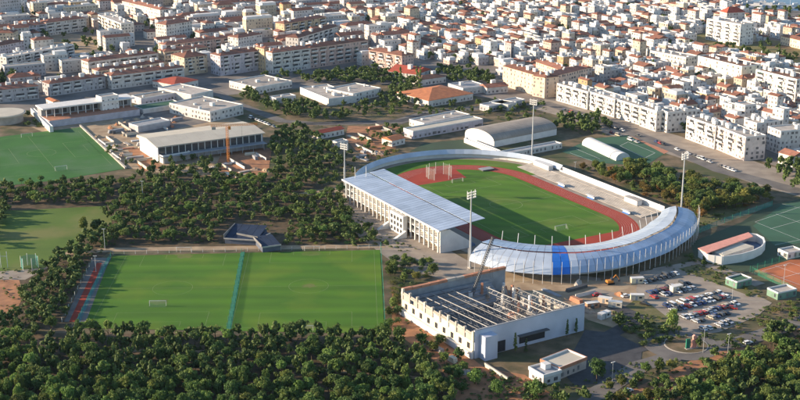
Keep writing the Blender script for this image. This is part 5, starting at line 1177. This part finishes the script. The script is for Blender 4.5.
# street trees through the town
for k in range(330):
    x, y = TR.uniform(0, 800), TR.uniform(2, 90); q = G(x, y)
    if any(inpoly(q, F) for F in FOOT) or y > np.interp(x, [b[0] for b in BND], [b[1] for b in BND]) - 4: continue
    stuff_tree('town_greenery', *q, 'round', TR.uniform(5, 9), TR.uniform(6, 10))
for (x, y, w_, h, lab) in ((515, 353, 3.4, 3.6, 'dark cypress against the bluish shaded front, leftmost'), (567, 337, 3, 3.2, 'dark cypress against the bluish shaded front, second from the right'), (576, 334, 3, 2.9, 'dark cypress against the bluish shaded front, rightmost'), (526, 352, 3, 2.4, 'short dark cypress under the dark front window')):
    plant(*G(x, y), 'cypress', w_, h, DARKG, lab, 'cypresses')
for (x, y, w_, h, lab) in ((597, 381, 7.5, 10, 'tall olive green tree right of the pinkish-roofed pavilion'), (84, 232, 6, 9, 'lone dark tree at the right corner of the worn field'), (672, 330, 7, 10, 'bare-topped tree on the verge above the roundabout'), (535, 398, 7, 8, 'round olive tree in front of the small white pavilion'), (497, 396, 6, 7, 'round green tree on the red bank by the bottom edge')):
    plant(*G(x, y), 'round', w_, h, PINE + OLIVE, lab, 'single trees')
for key, (V, F, n) in mass.items():
    me = bpy.data.meshes.new(key); v = np.concatenate(V); f = np.concatenate(F)
    me.vertices.add(len(v)); me.vertices.foreach_set('co', v.ravel()); me.loops.add(f.size); me.loops.foreach_set('vertex_index', f.ravel().astype(np.int32)); me.polygons.add(len(f)); me.polygons.foreach_set('loop_start', np.arange(0, f.size, 4, dtype=np.int32)); me.polygons.foreach_set('loop_total', np.full(len(f), 4, dtype=np.int32))
    me.materials.append(M['leaf_mass']); me.update(calc_edges=True); me.validate()
    tag(link(key, me), 'mass of dark tree crowns filling the woods', 'trees', kind='stuff')
print('trees', COUNT, {k: m[2] // 4 for k, m in mass.items()}, 'cars', NCAR, 'objects', len(bpy.data.objects))
# ------------------------------------------------------------------ clutter and scrub
CR_ = random.Random(21)
def clutter(poly, n, where):
    P = [G(*p) for p in poly]; xs = [p[0] for p in P]; ys = [p[1] for p in P]; k = 0
    while k < n:
        q = (CR_.uniform(min(xs), max(xs)), CR_.uniform(min(ys), max(ys)))
        if not inpoly(q, P) or any(inpoly(q, F) for F in FOOT): n -= .2; continue
        t = CR_.random(); k += 1
        if t < .4:
            o = heap(0, 0, CR_.uniform(2, 5), CR_.uniform(1.5, 4), CR_.uniform(.8, 2.4), k).build('spoil_heap', CR_.choice(['rubble', 'sand', 'red_earth', 'concrete'])); tag(o, 'heap of earth and rubble ' + where, 'heap', 'heaps ' + where); o.location = (*q, 0); o.rotation_euler.z = CR_.uniform(0, 3)
        elif t < .75:
            r = empty('material_stack', (*q, 0), CR_.choice([AX, BX]) + CR_.uniform(-.2, .2), 'stack of building material ' + where, 'stack', 'stacks ' + where); l = CR_.uniform(1.5, 6); mt = CR_.choice(['concrete', 'brick_orange', 'white', 'grey', 'cream', 'steel_dark'])
            for j in range(CR_.randint(1, 3)): MB().box(-l + j * .3, l - j * .2, -1, 1, .1 + j * .7, .72 + j * .7).build('slab', mt, r)
        else:
            r = empty('low_wall', (*q, 0), CR_.choice([AX, BX]), 'short low wall ' + where, 'wall', 'low walls ' + where); l = CR_.uniform(5, 14)
            MB().box(-l, l, -.2, .2, 0, 1.6).build('wall_panel', CR_.choice(['white', 'concrete', 'cream']), r); MB().box(-l - .1, l + .1, -.3, .3, 1.62, 1.75).build('coping', 'concrete', r)
clutter([(122, 120), (140, 117), (200, 118), (150, 135), (142, 150), (160, 170), (145, 172), (122, 165), (96, 138)], 60, 'on the building site left of the beige-roofed hall')
clutter([(190, 165), (262, 152), (268, 172), (240, 178), (200, 172)], 18, 'on the red earth by the orange crane')
clutter([(350, 128), (400, 128), (396, 150), (360, 165), (346, 160)], 16, 'on the earthworks outside the stadium wall')
clutter([(520, 282), (600, 284), (630, 290), (622, 322), (590, 318), (560, 300)], 12, 'in the yard between the curved stand and the unfinished hall')
clutter([(405, 320), (470, 366), (520, 378), (500, 392), (440, 365)], 10, 'on the red bank by the unfinished hall')
# scrub: small tufts over the open ground
def tufts(polys, n, smin, smax, name, label, mat):
    V, F = LOWA['bush'][0]; vs_, fs_, b = [], [], 0; rng = np.random.default_rng(4)
    arr = [LOWA['bush'][i] for i in range(4)]
    for poly, cnt_ in polys:
        P = [G(*p) for p in poly]; xs = [p[0] for p in P]; ys = [p[1] for p in P]; k = 0; t = 0
        while k < cnt_ and t < cnt_ * 8:
            t += 1; q = (rng.uniform(min(xs), max(xs)), rng.uniform(min(ys), max(ys)))
            if not inpoly(q, P) or any(inpoly(q, F_) for F_ in FOOT): continue
            V, F = arr[rng.integers(4)]; V = V[:4 * 60]; F = F[:60]; s_ = rng.uniform(smin, smax); a = rng.uniform(0, 6.28); v = V @ np.array([[cos(a), sin(a), 0], [-sin(a), cos(a), 0], [0, 0, 1]]) * np.array([s_, s_, s_ * .7]) + np.array([*q, 0]); vs_.append(v); fs_.append(F + b); b += len(v); k += 1
    v = np.concatenate(vs_); f = np.concatenate(fs_); me = bpy.data.meshes.new(name)
    me.vertices.add(len(v)); me.vertices.foreach_set('co', v.ravel()); me.loops.add(f.size); me.loops.foreach_set('vertex_index', f.ravel().astype(np.int32)); me.polygons.add(len(f)); me.polygons.foreach_set('loop_start', np.arange(0, f.size, 4, dtype=np.int32)); me.polygons.foreach_set('loop_total', np.full(len(f), 4, dtype=np.int32))
    me.materials.append(M[mat]); me.update(calc_edges=True); tag(link(name, me), label, 'scrub', kind='stuff')
tufts([([(330, 165), (400, 150), (345, 205), (436, 262), (404, 312), (385, 250), (340, 205)], 120), ([(612, 312), (668, 318), (690, 336), (660, 346), (628, 332)], 120), ([(690, 336), (770, 306), (850, 290), (850, 330), (760, 345), (700, 350)], 220), ([(560, 385), (640, 362), (690, 360), (800, 330), (850, 330), (700, 392), (600, 410)], 240),
       ([(404, 320), (470, 366), (520, 378), (560, 400), (470, 410), (440, 366)], 160), ([(240, 100), (300, 112), (400, 118), (420, 105), (400, 88), (330, 100)], 140), ([(270, 124), (345, 126), (350, 180), (280, 172)], 140), ([(400, 108), (540, 100), (560, 130), (480, 118), (430, 124)], 120), ([(690, 205), (770, 195), (740, 215), (700, 230)], 80), ([(660, 265), (705, 258), (760, 292), (750, 298)], 90),
       ([(-30, 188), (125, 183), (268, 178), (300, 160), (332, 166), (368, 228), (380, 243), (116, 244), (103, 225), (108, 205), (-30, 204)], 520), ([(-40, 338), (384, 336), (437, 371), (452, 405), (-40, 405)], 620), ([(612, 172), (640, 166), (735, 192), (765, 196), (700, 214)], 220), ([(672, 396), (752, 358), (850, 328), (850, 410), (600, 410)], 260), ([(116, 244), (88, 262), (64, 322), (0, 336), (24, 290), (78, 243)], 160), ([(-0, 268), (40, 268), (20, 330), (0, 330)], 40), ([(486, 372), (560, 386), (540, 400), (490, 398)], 60), ([(560, 108), (640, 130), (600, 136), (556, 132)], 40)], 0, 1.2, 3.4, 'undergrowth', 'low green-brown scrub over the open ground between roads', 'leaf_mass')
# ------------------------------------------------------------------ haze
hz = MB().box(-6100, 6100, -600, 9100, -1, 212).build('haze', [])
hz['kind'] = 'stuff'; hz['label'] = 'thin pale blue haze over the whole landscape'; hz['category'] = 'haze'
hm = bpy.data.materials.new('haze_air'); hm.use_nodes = True; hn = hm.node_tree.nodes; hl = hm.node_tree.links
for n_ in list(hn):
    if n_.type == 'BSDF_PRINCIPLED': hn.remove(n_)
pv = hn.new('ShaderNodeVolumePrincipled'); pv.inputs['Color'].default_value = (.55, .75, 1.0, 1); pv.inputs['Density'].default_value = HAZE; pv.inputs['Anisotropy'].default_value = 0.0
hl.new(pv.outputs[0], hn['Material Output'].inputs['Volume']); hz.data.materials.append(hm)
